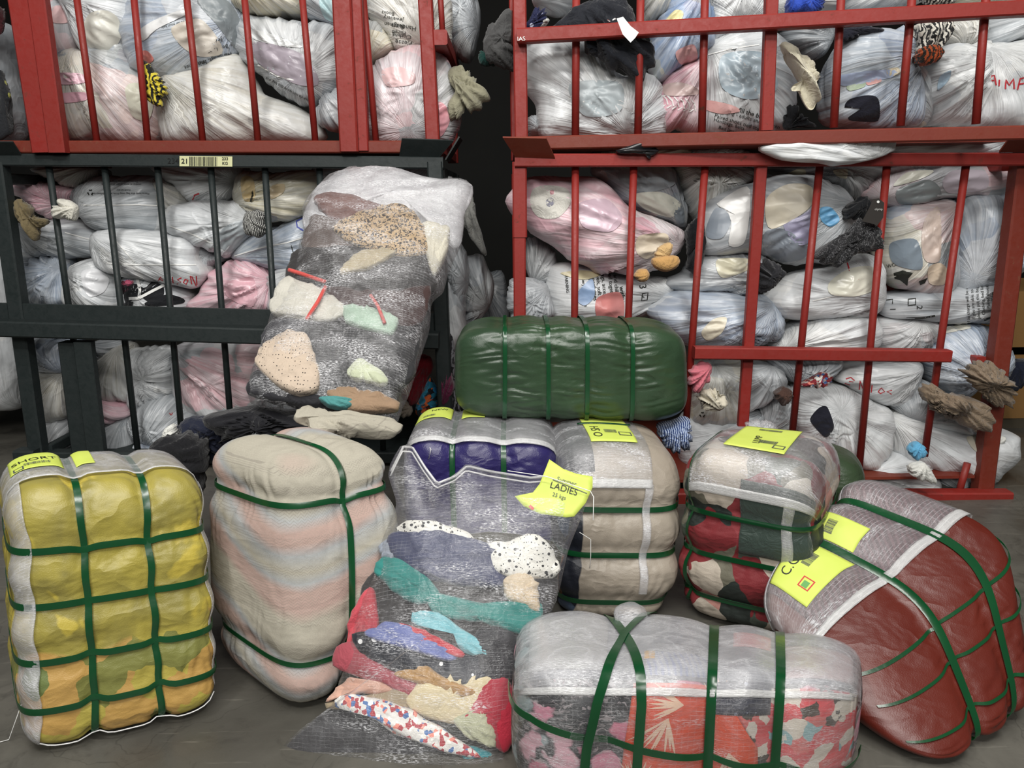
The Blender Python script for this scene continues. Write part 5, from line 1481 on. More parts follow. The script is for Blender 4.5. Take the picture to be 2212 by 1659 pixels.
# heap of navy clothing between the cage and the blanket bale
garment('sweatpants', 'navy sweatpants heaped behind the cream blanket bale', 'trousers', [(378, 938), (398, 902), (450, 896), (520, 905), (540, 960), (470, 1000), (420, 990), (376, 985)], 3.3, cloth('navy_sweat', '161b2c', 0.85), 0.10, 0.12, fold=0.02, knot=(400, 890))
garment('coat', 'black coat under the foot of the handbag sack', 'coat', [(440, 905), (470, 892), (520, 884), (560, 880), (620, 888), (720, 900), (700, 930), (560, 935), (480, 950)], 3.15, cloth('black_wool_coat', '15151a', 0.85), 0.10, 0.12, fold=0.02)
garment('sweater', 'black sweater hanging down behind the yellow bale', 'sweater', [(334, 968), (360, 950), (420, 955), (440, 1000), (420, 1080), (360, 1000)], 3.15, cloth('black_wool', '101014', 0.85), 0.08, 0.1)
garment('sock', 'white sock on the navy sweatpants', 'sock', [(352, 935), (358, 922), (372, 916), (380, 925), (378, 948), (356, 952)], 3.2, cloth('white_cotton', 'd4d4ce'), 0.04)

# ------------------------------------------------------------------ beyond the tall red cage
brown = shell_mat('plywood', '7a5a34', '8f6d42', 3.0)
pb = empty('plywood_crate', P(2260, 800, 5.2), 'plywood crate on the floor beyond the rusty corner post', 'crate')
a0, a1 = G(2140, 912), G(2400, 925)
Yc = 5.0
x0, x1 = P(2135, 900, Yc)[0], P(2135, 900, Yc)[0] + 1.2
for nm, z0, z1, d in (('side_panel', 0.05, 0.50, 0.0), ('lower_batten', 0.0, 0.06, -0.03), ('upper_batten', 0.42, 0.50, -0.03), ('side_panel', 0.55, 0.92, 0.0)):
    V = [(x, y, z) for x in (x0, x1) for y in (Yc + d, Yc + 0.8) for z in (z0, z1)]
    mk(nm, V, [(0, 1, 3, 2), (4, 6, 7, 5), (0, 4, 5, 1), (2, 3, 7, 6), (0, 2, 6, 4), (1, 5, 7, 3)], brown if nm != 'lower_batten' else shell_mat('dark_batten', '3a352c', '4a4438'), pb, smooth=False)
garment('bundle', 'navy bundle on the plywood crate beyond the rusty post', 'bundle', [(2176, 800), (2186, 780), (2212, 782), (2222, 800), (2206, 828), (2184, 842), (2176, 830)], 4.65, cloth('navy_sweat', '161b2c', 0.85), 0.08)
garment('tee_shirt', 'white tee shirt corner behind the rusty post, near the floor', 'shirt', [(2138, 955), (2162, 938), (2168, 965), (2150, 992), (2140, 985)], YR + 0.12, cloth('white_cotton', 'd4d4ce'), 0.04)
tr = empty('clothes_rail', P(2180, 420, YR + 0.3), 'bent chrome tube at the far top corner of the tall cage', 'tube')
tube('chrome_tube', P(np.array([2172, 2176, 2186, 2196, 2200, 2196, 2188, 2184]), np.array([440, 415, 385, 365, 370, 400, 430, 448]), YR + 0.25), 0.008, CHROME, tr)
# ------------------------------------------------------------------ strapped bales
GB = 'strapped clothing bales'


def bale_root(label, loc):
    return empty('clothing_bale', loc, label, 'bale', GB)


def hem(b, parent, axis, s0, s1, t, off, w=2.2, name='hem_tape'):
    return b.sheet(name, axis, s0, s1, t - w, t + w, off, HEM, parent, ns=30, nt=5, thick=0.002)


def label(b, parent, s0, s1, t0, t1, off, title, tsc, thc, tsize, turn=0.0, axis=0, bars=True, logo=True, name='paper_label'):
    lb = b.sheet(name, axis, s0, s1, t0, t1, off, LIME, parent, ns=20, nt=20, thick=0.0008)
    lb['label'] = 'lime green paper label'
    if title:
        b.write('lettering', title, axis, tsc, thc, tsize, INK, lb, off + 0.002, turn=turn)
    return lb


# A yellow bale --------------------------------------------------
fl4 = [G(34, 1672), G(508, 1556), P(-6, 1058, 1.98), P(455, 1022, 2.24)]
fl4 = [np.array([v[0], v[1], max(v[2], 0.0)]) for v in fl4]
A = Bale(fl4, (-0.24, 0.34, 0.0), p=6, pinch=[(0, -0.30, .05, .09), (0, 0.34, .05, .09), (2, 0.53, .07, .13), (2, 0.13, .07, .13), (2, -0.28, .07, .13), (2, -0.64, .06, .13)], lump=0.007, seed=11, pucker=0.010)
r = bale_root('yellow cloth bale with a grid of green straps', A.centre * [1, 1, 0])
A.body('bale_body', COV['yellow'], r, 56)
for s in (-0.30, 0.34):
    A.strap(0, s, r)
for s in (0.53, 0.13, -0.28, -0.64):
    A.strap(2, s, r)
A.sheet('clear_film', 0, -0.98, 0.97, 62, 150, 0.008, FILM_MILKY, r, ns=50, nt=40)
hem(A, r, 0, -0.97, 0.96, 62, 0.010, 1.2)
A.sheet('clear_film', 0, -0.985, -0.80, -60, 60, 0.009, FILM_MILKY, r, ns=12, nt=60)
A.sheet('clear_film', 0, 0.93, 0.99, -48, 60, 0.009, FILM_MILKY, r, ns=8, nt=60)
lb = label(A, r, -0.86, -0.36, 82, 128, 0.012, 'SHORT', -0.62, 104, 0.038, turn=4)
A.flat_art('barcode', *barcode(w=0.07, h=0.022, seed=8), 0, -0.60, 93, INKG, lb, 0.0145)
A.flat_art('logo_frame', *rect2(0.03, 0.03, 0.004), 0, -0.78, 87, INKG, lb, 0.0145)
label(A, r, -0.24, -0.05, 84, 126, 0.012, None, 0, 0, 0)
pp = np.array([G(38, 1590), G(20, 1600), G(-60, 1622), G(-200, 1650)]) + [0, 0, 0.004]
tube('loose_thread', np.vstack([A.surf(0, -0.97, math.radians(-44))[None] + [0, 0, 0.01], pp[1:] if True else pp]), 0.0012, WHITE, r, 5)
bb = [A.surf(0, s_, math.radians(-47), 0.012) for s_ in np.linspace(-0.8, 0.9, 26)]
tube('film_hem_cord', bb, 0.002, HEM, r, 6)

# B cream herringbone blanket bale --------------------------------
def up(v):
    v = np.array(v, float)
    v[2] = max(v[2], 0.0)
    return v


FBL, FBR, BBL = G(632, 1585), G(880, 1480), G(440, 1425)
FTL, FTR, BTL = G(600, 990, .80), G(905, 940, .80), G(392, 935, .80)
Bb = Bale([FBL, FBR, FTL, FTR], None, p=4.5, back=[BBL, BBL + FBR - FBL, BTL, BTL + FTR - FTL], pinch=[(0, 0.02, .06, .14), (2, 0.60, .13, .13), (2, -0.60, .11, .10)], lump=0.014, seed=23, pucker=0.016)
r = bale_root('cream herringbone blanket bale with pastel stripes', Bb.centre * [1, 1, 0])
Bb.body('blanket_wrap', COV['knit'], r, 60)
Bb.strap(0, 0.02, r, w=0.018)
Bb.strap(2, 0.60, r, w=0.018)
Bb.strap(2, -0.60, r, w=0.016)
pillow('blanket_fold', [(636, 902), (652, 884), (672, 884), (700, 898), (780, 906), (850, 912), (864, 928), (846, 938), (760, 930), (700, 934), (672, 930), (668, 908), (650, 908)], plane3((640, 900, 2.62), (860, 920, 2.72), (760, 980, 2.5)), 0.018, 0.025, COV['knit'], r, seed=71, lump=0.006, fold=0.008, p=3.0)

# C purple bale ----------------------------------------------------


def upright(px, Yf, dep, zt=None, skew=0.0):
    """corners of a block standing on the floor from its top-left and top-right front corners in pixels"""
    a, b = P(*px[0], Yf[0]), P(*px[1], Yf[1])
    d = (b - a) * [1, 1, 0]
    d /= np.linalg.norm(d)
    n = np.array([-d[1], d[0], 0]) * dep
    return [a * [1, 1, 0], b * [1, 1, 0], a, b], n


fc_, n_ = upright(((862, 950), (1216, 955)), (2.70, 2.70), 0.52)
Cc = Bale(fc_, n_, p=6, pinch=[(0, -0.36, .05, .12), (0, 0.27, .05, .12)], lump=0.006, seed=31)
r = bale_root('purple bale under the green tarpaulin bale, grey clear film on top', Cc.centre * [1, 1, 0])
Cc.body('bale_body', COV['purple'], r, 44)
for s in (-0.36, 0.27):
    Cc.strap(0, s, r)
Cc.sheet('grey_clothing', 0, -0.93, 0.96, 54, 140, 0.004, COV['paisley'], r, ns=40, nt=24)
Cc.sheet('clear_film', 0, -0.96, 0.98, 50, 150, 0.010, FILM, r, ns=40, nt=30)
hem(Cc, r, 0, -0.96, 0.98, 50, 0.012)
lb = label(Cc, r, -0.90, -0.42, 90, 122, 0.014, 'NEW', -0.6, 112, 0.03, turn=6)
Cc.flat_art('barcode', *barcode(w=0.05, h=0.02, seed=9), 0, -0.72, 97, INKG, lb, 0.0165)
label(Cc, r, -0.29, 0.02, 92, 122, 0.014, None, 0, 0, 0)
tube('loose_thread', [Cc.surf(0, -0.62, math.radians(44), .01), Cc.surf(0, -0.60, math.radians(42), .02), Cc.surf(0, -0.63, math.radians(38), .012)], 0.0015, WHITE, r, 5)

# D taupe bale -----------------------------------------------------
fc_, n_ = upright(((1200, 978), (1508, 982)), (2.62, 2.66), 0.56)
fc_[0], fc_[1] = G(1184, 1366), G(1478, 1366)
Dd = Bale(fc_, n_, p=4.2, pinch=[(2, 0.36, .07, .12), (2, -0.16, .08, .12), (2, -0.72, .09, .12)], lump=0.008, seed=41, pucker=0.012)
r = bale_root('taupe bale with dark clothes down one side and a lime label on top', Dd.centre * [1, 1, 0])
Dd.body('bale_body', COV['taupe'], r, 50)
for s in (0.36, -0.16, -0.72):
    Dd.strap(2, s, r)
Dd.sheet('clear_film', 0, -0.97, 0.40, 34, 150, 0.009, FILM, r, ns=34, nt=34)
hem(Dd, r, 0, -0.96, 0.40, 34, 0.011)
Dd.sheet('hem_tape', 0, 0.30, 0.42, -30, 34, 0.009, FILM_MILKY, r, ns=6, nt=20)
Dd.sheet('dark_film_panel', 0, -0.95, -0.42, 40, 135, 0.005, cloth('dark_woven_clothes', '26282e', 0.5), r, ns=16, nt=30)
lb = label(Dd, r, -0.42, 0.25, 60, 122, 0.013, 'O SH', -0.28, 76, 0.05, turn=90)
Dd.flat_art('barcode', *barcode(w=0.05, h=0.035, seed=4), 0, -0.08, 76, INKG, lb, 0.0155)
Dd.flat_art('barcode', *barcode(w=0.08, h=0.025, seed=6), 0, -0.05, 110, INKG, lb, 0.0155)
Dd.flat_art('logo_frame', *rect2(0.05, 0.035, 0.004), 0, 0.12, 72, INKG, lb, 0.0155)
Dd.sheet('strap', 0, -0.5, 0.3, 93, 96, 0.016, STRAP, r, ns=20, nt=3)
tube('loose_thread', [P(1252, 1150, 2.52), P(1276, 1165, 2.52), P(1276, 1200, 2.5), P(1274, 1228, 2.5)], 0.0013, WHITE, r, 5)

# E mixed clothing bale ---------------------------------------------
FBL, FBR = G(1446, 1330), G(1764, 1418)
FTL, FTR = G(1450, 968, .71), G(1776, 1024, .69)
d_ = (FBR - FBL) / np.linalg.norm(FBR - FBL)
n_ = np.array([-d_[1], d_[0], 0]) * 0.52
Ee = Bale([FBL, FBR, FTL, FTR], n_, p=5.0, pinch=[(2, 0.34, .08, .12), (2, -0.14, .08, .12), (2, -0.64, .08, .12), (0, -0.78, .04, .08)], lump=0.009, seed=51, pucker=0.012)
r = bale_root('bale of red, grey and beige clothing with a lime label on top', Ee.centre * [1, 1, 0])
Ee.body('bale_body', COV['multi'], r, 50)
for s in (0.34, -0.14, -0.64):
    Ee.strap(2, s, r)
Ee.strap(0, -0.80, r, w=0.011)
Ee.sheet('clear_film', 0, -0.80, 0.98, 33, 150, 0.009, FILM, r, ns=40, nt=34)
hem(Ee, r, 0, -0.78, 0.98, 33, 0.011)
Ee.sheet('hem_tape', 0, 0.55, 0.70, -40, 33, 0.009, FILM_MILKY, r, ns=6, nt=20)
Ee.sheet('dark_green_garment', 0, -0.05, 0.92, -2, 40, 0.005, cloth('dark_green_garment', '33403a', 0.5), r, ns=24, nt=20)
lb = label(Ee, r, -0.42, 0.42, 62, 122, 0.013, 'LJUMP', -0.05, 84, 0.034, turn=96)
Ee.flat_art('barcode', *barcode(w=0.06, h=0.035, seed=14), 0, 0.12, 80, INKG, lb, 0.0155)
Ee.flat_art('barcode', *barcode(w=0.08, h=0.022, seed=16), 0, 0.0, 112, INKG, lb, 0.0155)
Ee.flat_art('logo_frame', *rect2(0.04, 0.035, 0.004), 0, 0.30, 72, INKG, lb, 0.0155)

# F dark green bale --------------------------------------------------
fc_, n_ = upright(((1640, 950), (1888, 1018)), (2.96, 2.80), 0.40)
Ff = Bale(fc_, n_, p=4.0, pinch=[(0, 0.1, .05, .1)], lump=0.012, seed=61, pucker=0.014)
r = bale_root('dark green bale behind the red and grey clothing bale', Ff.centre * [1, 1, 0])
Ff.body('bale_body', COV['darkgreen'], r, 40)
pillow('film_lobe', [(1598, 918), (1640, 902), (1680, 908), (1690, 930), (1660, 945), (1610, 938)], flat(2.98), 0.05, 0.08, FILM_MILKY, r, seed=77, planar=True)

# G green tarpaulin bale on top --------------------------------------
gf = [P(972, 922, 2.93), P(1506, 928, 2.95), P(972, 700, 2.93), P(1506, 706, 2.95)]
Gg = Bale(gf, (0.0, 0.42, 0.0), p=5.0, pinch=[(0, -0.57, .05, .09), (0, -0.21, .05, .09), (0, 0.11, .05, .09), (0, 0.48, .05, .09)], lump=0.009, seed=5, pucker=0.014)
r = bale_root('green tarpaulin bale with four straps lying on top of the others', Gg.centre)
Gg.body('tarpaulin_wrap', COV['green'], r, 64)
for s in (-0.57, -0.21, 0.11, 0.48):
    Gg.strap(0, s, r, w=0.017)

# H floral bale --------------------------------------------------------
a, b = P(1094, 1448, 1.66), P(1880, 1462, 1.66)
bl_, br_ = P(1120, 1292, 2.16), P(1868, 1362, 2.14)
Hh = Bale([a * [1, 1, 0], b * [1, 1, 0], a, b], None, back=[bl_ * [1, 1, 0], br_ * [1, 1, 0], bl_, br_], p=4.5, pinch=[(0, -0.42, .09, .13), (0, 0.13, .08, .11), (0, 0.51, .08, .11)], lump=0.008, seed=81, pucker=0.008)
r = bale_root('low bale of black floral, orange and coral floral cloth', Hh.centre * [1, 1, 0])
Hh.body('black_floral_cloth', COV['black_floral'], r, 56)['label'] = 'black cloth with pink and grey flowers'
f1 = lambda th: np.interp(np.degrees(th), [-60, 0, 42], [-0.37, -0.34, -0.30])
f2 = lambda th: np.interp(np.degrees(th), [-60, 0, 42], [0.44, 0.40, 0.18])
op = Hh.sheet('orange_cloth', 0, f1, f2, -60, 42, 0.004, COV['orange'], r, ns=40, nt=40)
op['label'] = 'orange cloth with pale palm leaves'
cf = Hh.sheet('coral_floral_cloth', 0, lambda th: f2(th) + 0.0 * th, 0.96, -60, 41, 0.0045, COV['coral_floral'], r, ns=40, nt=40)
cf['label'] = 'white cloth with coral flowers'
gp = Hh.sheet('grey_garment', 0, -0.90, 0.92, 44, 150, 0.003, cloth('grey_blue_garments', '74777e', 0.7), r, ns=40, nt=30)
Hh.sheet('pale_garment', 0, -0.90, -0.46, 50, 120, 0.006, cloth('pale_grey_garment', 'a3a4a4', 0.7), r, ns=20, nt=20)
Hh.sheet('blue_striped_garment', 0, -0.24, 0.10, 46, 66, 0.006, cloth('blue_striped_garment', '8a8e98', 0.7, '6a7596', 'stripe', 0.8), r, ns=20, nt=16)
Hh.sheet('mustard_trim', 0, -0.25, -0.19, 58, 66, 0.008, cloth('mustard_trim', 'b08a4c', 0.7), r, ns=6, nt=6)
Hh.sheet('slate_garment', 0, -0.20, 0.12, 78, 120, 0.006, cloth('slate_garment', '5c616b', 0.7), r, ns=20, nt=16)
Hh.sheet('pale_pink_garment', 0, 0.54, 0.93, 48, 96, 0.006, cloth('pale_pink_garment', 'b7a6a6', 0.7), r, ns=20, nt=16)
Hh.sheet('navy_garment', 0, 0.14, 0.46, 24, 44, 0.006, cloth('navy_print_garment', '26293a', 0.6, '8d93a8', 'dots', 1.0), r, ns=20, nt=12)
Hh.sheet('coral_garment', 0, 0.24, 0.46, 82, 110, 0.006, cloth('coral_garment', 'c98a88', 0.7), r, ns=20, nt=12)
LEAF = Mat('pale_leaf_print', rough=0.6, col=hexl('e0bfa6')).m
DKL = Mat('dark_leaf_print', rough=0.6, col=hexl('4a2a2a')).m


def frond(cx, cy, sc, ang, seed, n=8, spread=62):
    rr_ = random.Random(seed)
    V, Fc = [], []
    for k in range(n):
        t = math.radians(ang - spread / 2 + spread * k / (n - 1) + rr_.uniform(-5, 5))
        L = sc * rr_.uniform(0.75, 1.0)
        w = 0.007
        d = np.array([math.cos(t), math.sin(t)])
        m = np.array([-d[1], d[0]])
        for i in range(4):
            f_ = i / 4
            b0 = len(V)
            p0, p1 = d * L * f_, d * L * (f_ + .25)
            w0, w1 = w * math.sin(math.pi * (0.08 + f_ * .9)) * .5, w * math.sin(math.pi * min(1, 0.08 + (f_ + .25) * .9)) * .5
            V += [p0 - m * w0, p0 + m * w0, p1 + m * w1, p1 - m * w1]
            Fc.append((b0, b0 + 3, b0 + 2, b0 + 1))
    Hh.flat_art('palm_leaf_print', np.array(V), Fc, 0, cx, cy, LEAF, op, 0.0062)


for args in ((-0.10, 22, .13, 250, 1), (0.06, -42, .11, 90, 2), (0.24, -4, .15, 285, 3), (0.19, 28, .08, 100, 4), (-0.26, -28, .09, 95, 5), (-0.02, 30, .10, 175, 6), (0.32, -40, .10, 100, 7), (-0.07, -36, .07, 190, 8)):
    frond(*args)
frond_d = frond
Hh.sheet('clear_film', 0, -0.98, 0.98, 38, 150, 0.010, FILM_MILKY, r, ns=60, nt=40)
hem(Hh, r, 0, -0.98, 0.98, 37, 0.012, 2.2)
Hh.sheet('clear_film', 0, -0.985, 0.985, -60, 38, 0.009, FILM_CLEAR, r, ns=50, nt=40)
t1 = lambda th: np.interp(np.degrees(th), [-60, 0, 30, 45, 90, 130], [-0.27, -0.26, -0.25, -0.26, -0.36, -0.46])
t2 = lambda th: np.interp(np.degrees(th), [-60, 0, 30, 45, 90, 130], [-0.58, -0.55, -0.50, -0.46, -0.37, -0.22])
Hh.strap(0, 0, r, w=0.024, tilt=t1, t0=-60, t1=130, off=0.015)
Hh.strap(0, 0, r, w=0.024, tilt=t2, t0=-60, t1=130, off=0.018)
for s in (0.13, 0.51):
    Hh.strap(0, s, r, w=0.024, off=0.015)
Hh.strap(2, 0, r, w=0.020, t0=-70, t1=70, off=0.013, tilt=lambda th: np.interp(np.tan(th), [-2.6, -1, 1, 2.6], [0.45, 0.30, -0.50, -0.55]))
pillow('film_lobe', [(1340, 1332), (1365, 1322), (1388, 1334), (1380, 1352), (1352, 1360)], flat(2.06), 0.012, 0.03, FILM_MILKY, r, seed=88, planar=True)

# I brick red bale -------------------------------------------------------
fI = [up(G(2050, 1742)), up(G(2310, 1610)), P(1796, 1450, 2.02), P(2236, 1112, 2.44)]
bI = [P(1600, 1275, 2.34) * [1, 1, 0] + [.12, .02, 0.02], P(1828, 968, 2.74) * [1, 1, 0] + [.22, .02, 0.02], P(1600, 1275, 2.34), P(1828, 968, 2.74)]
Ii = Bale(fI, None, back=bI, p=4.2, pinch=[(0, -0.12, .08, .12), (0, 0.46, .08, .12)], lump=0.012, seed=91, pucker=0.016)
r = bale_root('brick red bale tilted against its neighbours, clear film over one end', Ii.centre * [1, 1, 0])
Ii.body('wrap', COV['brick'], r, 60)
Ii.sheet('mauve_garment', 0, -0.80, 0.95, 70, 150, 0.004, cloth('mauve_striped_garment', '4a3034', 0.7, '604348', 'stripe', 0.6), r, ns=40, nt=30)
Ii.sheet('clear_film', 0, -0.985, 0.97, 66, 165, 0.011, FILM_DARK, r, ns=50, nt=44)
Ii.sheet('milky_film_end', 0, -0.97, 0.96, 136, 165, 0.012, FILM_MOUTH, r, ns=50, nt=20)
hem(Ii, r, 0, -0.985, 0.97, 66, 0.013, 3)
for s in (-0.12, 0.46):
    Ii.strap(0, s, r, w=0.020, off=0.014)
for s, tl in ((0.62, 0), (0.2, 0), (-0.35, 0)):
    Ii.strap(2, s, r, w=0.008, off=0.010, t0=-45, t1=80)
lb = label(Ii, r, -0.74, -0.17, 88, 132, 0.015, 'C.C.R', -0.46, 121, 0.050, turn=0)
Ii.flat_art('barcode', *barcode(w=0.06, h=0.03, seed=24), 0, -0.36, 112, INKG, lb, 0.0175)
Ii.flat_art('logo_frame', *rect2(0.045, 0.04, 0.004), 0, -0.58, 101, INKR, lb, 0.0175)
Ii.flat_art('logo_block', *rect2(0.025, 0.02), 0, -0.59, 101, Mat('green_print', col=hexl('5c9a50')).m, lb, 0.0178)
lb = label(Ii, r, -0.07, 0.20, 96, 138, 0.015, None, 0, 0, 0)
Ii.flat_art('barcode', *barcode(w=0.06, h=0.03, seed=26), 0, 0.06, 118, INKG, lb, 0.0175)
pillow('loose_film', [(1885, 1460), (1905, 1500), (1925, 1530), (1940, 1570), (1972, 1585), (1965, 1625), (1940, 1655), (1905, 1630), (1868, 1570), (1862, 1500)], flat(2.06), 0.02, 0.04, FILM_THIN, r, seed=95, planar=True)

# ------------------------------------------------------------------ clear sacks
GS = 'clear woven sacks of loose goods'
# J sack of ladies' clothing
plJ = plane3((700, 1640, 1.96), (1085, 1659, 1.93), (1000, 1040, 2.42))
sj = empty('clear_sack', G(880, 1640), 'clear woven sack of mixed bright clothing with a big lime paper label', 'sack', GS)
JS = [(842, 1028), (850, 1000), (872, 966), (892, 968), (918, 1010), (945, 1045), (985, 1030), (1010, 1008), (1060, 1020), (1150, 1034), (1230, 1024), (1276, 1034), (1262, 1100), (1232, 1180), (1214, 1260), (1170, 1380), (1132, 1500), (1100, 1600), (1086, 1690), (900, 1700), (690, 1650), (604, 1618), (650, 1590), (716, 1520), (750, 1400), (776, 1310), (806, 1240), (832, 1150), (858, 1085)]
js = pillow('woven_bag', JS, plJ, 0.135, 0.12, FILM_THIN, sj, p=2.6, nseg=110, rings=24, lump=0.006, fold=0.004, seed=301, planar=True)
top = [(846, 1020), (872, 967), (892, 968), (918, 1010), (945, 1046), (985, 1030), (1010, 1008), (1060, 1020), (1150, 1034), (1230, 1024), (1276, 1034)]
tj = np.array([[np.interp(t, np.linspace(0, 1, len(top)), [q[k] for q in top]) for k in (0, 1)] for t in np.linspace(0, 1, 50)])
tube('hem_tape', plJ[0](tj[:, 0], tj[:, 1]) + plJ[1] * 0.01, 0.0045, HEM, sj, 6)
tube('hem_tape', plJ[0](tj[:, 0] * 0.985 + 14, tj[:, 1] + 14) + plJ[1] * 0.035, 0.003, HEM, sj, 6)
bt = np.array([(604, 1618), (650, 1632), (700, 1648), (780, 1668)])
tube('bottom_hem', plJ[0](bt[:, 0].astype(float), bt[:, 1].astype(float)) + plJ[1] * 0.01, 0.006, HEM, sj, 6)
tube('loose_thread', [plJ[0](np.array(604.), np.array(1618.)), plJ[0](np.array(592.), np.array(1622.)), plJ[0](np.array(588.), np.array(1634.))], 0.0018, WHITE, sj, 5)
# the label sits inside the mouth
lbp = [(1186, 1010), (1215, 1030), (1242, 1040), (1276, 1046), (1276, 1068), (1262, 1100), (1238, 1128), (1222, 1130), (1165, 1122), (1132, 1106), (1114, 1086), (1152, 1078), (1166, 1060)]
plL = (lambda x, y: plJ[0](x, y) + plJ[1] * 0.10, plJ[1])


def sheet_poly(name, pts, fn, mat, parent, t=0.0015, bulge=0.0, n=40):
    c2 = np.asarray(pts, float)
    m = len(c2)
    c = c2.mean(0)
    ring = [c[None]] + [c + (c2 - c) * k / 6 for k in range(1, 7)]
    q = np.vstack(ring)
    V = fn[0](q[:, 0], q[:, 1])
    nz = Noise(9, 6, 8, 20)
    V = V + fn[1] * (bulge * nz(V - V.mean(0)))[:, None]
    Fc = [(0, 1 + (j + 1) % m, 1 + j) for j in range(m)]
    Fc += [(1 + (i - 1) * m + j, 1 + (i - 1) * m + (j + 1) % m, 1 + i * m + (j + 1) % m, 1 + i * m + j) for i in range(1, 6) for j in range(m)]
    o = mk(name, V, Fc, mat, parent)
    md = o.modifiers.new('thickness', 'SOLIDIFY')
    md.thickness = t
    o_w[o.name] = (V, Fc)
    return o


lj = sheet_poly('paper_label', lbp, plL, LIME, sj, bulge=0.006)
lj['label'] = 'lime green paper label'
for s, x, y, h in (('Summer', 1224, 1040, 13), ('LADIES', 1218, 1056, 20), ('25 kgs', 1208, 1072, 12)):
    ink(lj, s, x, y, h, 17, INK if s == 'LADIES' else INKG, off=0.002)
strokes('ruled_line', [[(1194, 1036), (1268, 1066)]], lj, 1.6, INKG, off=0.002)
for k, (x, y) in enumerate(((1148, 1096), (1156, 1102), (1150, 1108), (1160, 1108))):
    strokes('logo', [[(x - 4, y - 4), (x + 4, y + 4)]], lj, 6, [INKR, Mat('green_print', col=hexl('5c9a50')).m][k % 2], off=0.002)
V2, fc = barcode(w=26, h=16, seed=33)
decal('barcode', V2, fc, lj, 1180, 1118, 1, 20, INKG, off=0.002)
tube('drawstring', np.vstack([plJ[0](np.array([1100., 1180, 1270, 1277, 1276]), np.array([1038., 1050, 1080, 1092, 1140])) + plJ[1] * 0.13]), 0.0015, WHITE, sj, 5)

_cs = [700]


def content(name, label, cat, pts, plane, col, depth, group, kind=None, col2=None, scale=1.0, thick=0.03, rough=0.75, mname=None, grow=1.12):
    """a garment or bag pressed against the inside of a clear sack"""
    _cs[0] += 1
    pl = (lambda x, y: plane[0](x, y) + plane[1] * depth, plane[1])
    c_ = np.mean(pts, 0)
    pts = c_ + (np.asarray(pts, float) - c_) * grow
    m = cloth(mname or ('cloth_%d' % _cs[0]), col, rough, col2, kind, scale, bump=0.3)
    o = pillow(name, pts, pl, thick, 0.04, m, None, seed=_cs[0], p=3.0, nseg=48, rings=10, lump=0.006, fold=0.005, crush=0.004)
    return tag(o, label, cat, group)


GJ = 'clothes inside the labelled clear sack'
J = lambda name, label, cat, pts, col, d=0.05, **k: content(name, label, cat, pts, plJ, col, d, GJ, **k)
J('jacket', 'dark olive jacket packed behind the other clothes of the clear sack', 'jacket', [(850, 1150), (1000, 1150), (1200, 1180), (1180, 1330), (1120, 1500), (1080, 1640), (800, 1600), (720, 1540), (760, 1400), (800, 1260)], '3e3c34', -0.02, grow=1.0, thick=0.04)
J('jeans', 'dark navy denim jeans near the mouth of the clear sack', 'jeans', [(866, 1172), (930, 1164), (1062, 1188), (1082, 1230), (1072, 1264), (1000, 1262), (930, 1246), (878, 1212)], '3a3f5c')
J('blouse', 'white blouse with black stars in the clear sack', 'blouse', [(1058, 1190), (1092, 1178), (1162, 1170), (1198, 1220), (1190, 1248), (1132, 1252), (1078, 1234)], 'd9d7d0', 0.055, kind='stars', col2='1c1c20', scale=2.0)
J('scarf', 'white starred scarf strip under the mouth of the clear sack', 'scarf', [(868, 1150), (900, 1132), (960, 1140), (1010, 1156), (1020, 1178), (960, 1172), (890, 1164)], 'd6d4cd', 0.05, kind='stars', col2='1e1e22', scale=2.0)
J('cardigan', 'charcoal cardigan filling the middle of the clear sack', 'cardigan', [(830, 1240), (900, 1230), (1080, 1250), (1180, 1260), (1150, 1360), (1120, 1440), (1000, 1430), (830, 1380), (800, 1300)], '3c3a3a', 0.015)
J('shirt', 'grey blue shirt corner near the sack edge by the blanket bale', 'shirt', [(826, 1192), (858, 1166), (876, 1200), (896, 1230), (852, 1224)], '8d94a0', 0.04)
J('tee_shirt', 'teal tee shirt under the navy jeans', 'shirt', [(822, 1238), (840, 1216), (898, 1228), (946, 1278), (940, 1298), (892, 1302), (842, 1262)], '2f7c76', 0.058)
J('tunic', 'teal tunic at the far edge of the sack, below the beige cap', 'tunic', [(942, 1288), (985, 1294), (1050, 1308), (1120, 1306), (1156, 1312), (1146, 1372), (1062, 1350), (960, 1330)], '2d7f78', 0.06)
J('cap', 'beige cap pressed against the sack edge', 'cap', [(1094, 1262), (1128, 1248), (1158, 1262), (1162, 1318), (1130, 1312), (1098, 1296)], 'c6b49a', 0.07)
J('leggings', 'coral red leggings bulging at the sack edge by the blanket bale', 'leggings', [(798, 1280), (815, 1288), (822, 1360), (792, 1374), (756, 1392), (768, 1330)], 'b84a54', 0.035)
J('top', 'light aqua top crossing the middle of the sack', 'top', [(904, 1330), (960, 1332), (1002, 1360), (1062, 1402), (1072, 1424), (1002, 1408), (980, 1372), (908, 1354)], '76b2bc', 0.066)
J('belt', 'red cloth belt over the periwinkle shirt', 'belt', [(848, 1350), (905, 1358), (992, 1404), (984, 1416), (900, 1384), (850, 1362)], 'b8323e', 0.075, thick=0.02)
J('shirt', 'periwinkle blue shirt in the middle of the clear sack', 'shirt', [(808, 1376), (848, 1352), (906, 1366), (982, 1408), (960, 1424), (890, 1402), (830, 1388)], '6a74a8', 0.066)
J('dress', 'black polka dot dress in the middle of the clear sack', 'dress', [(788, 1378), (850, 1376), (892, 1408), (1000, 1414), (1062, 1430), (1042, 1482), (960, 1466), (880, 1448), (814, 1420)], '20232c', 0.06, kind='dots', col2='e0e0e0', scale=0.5)
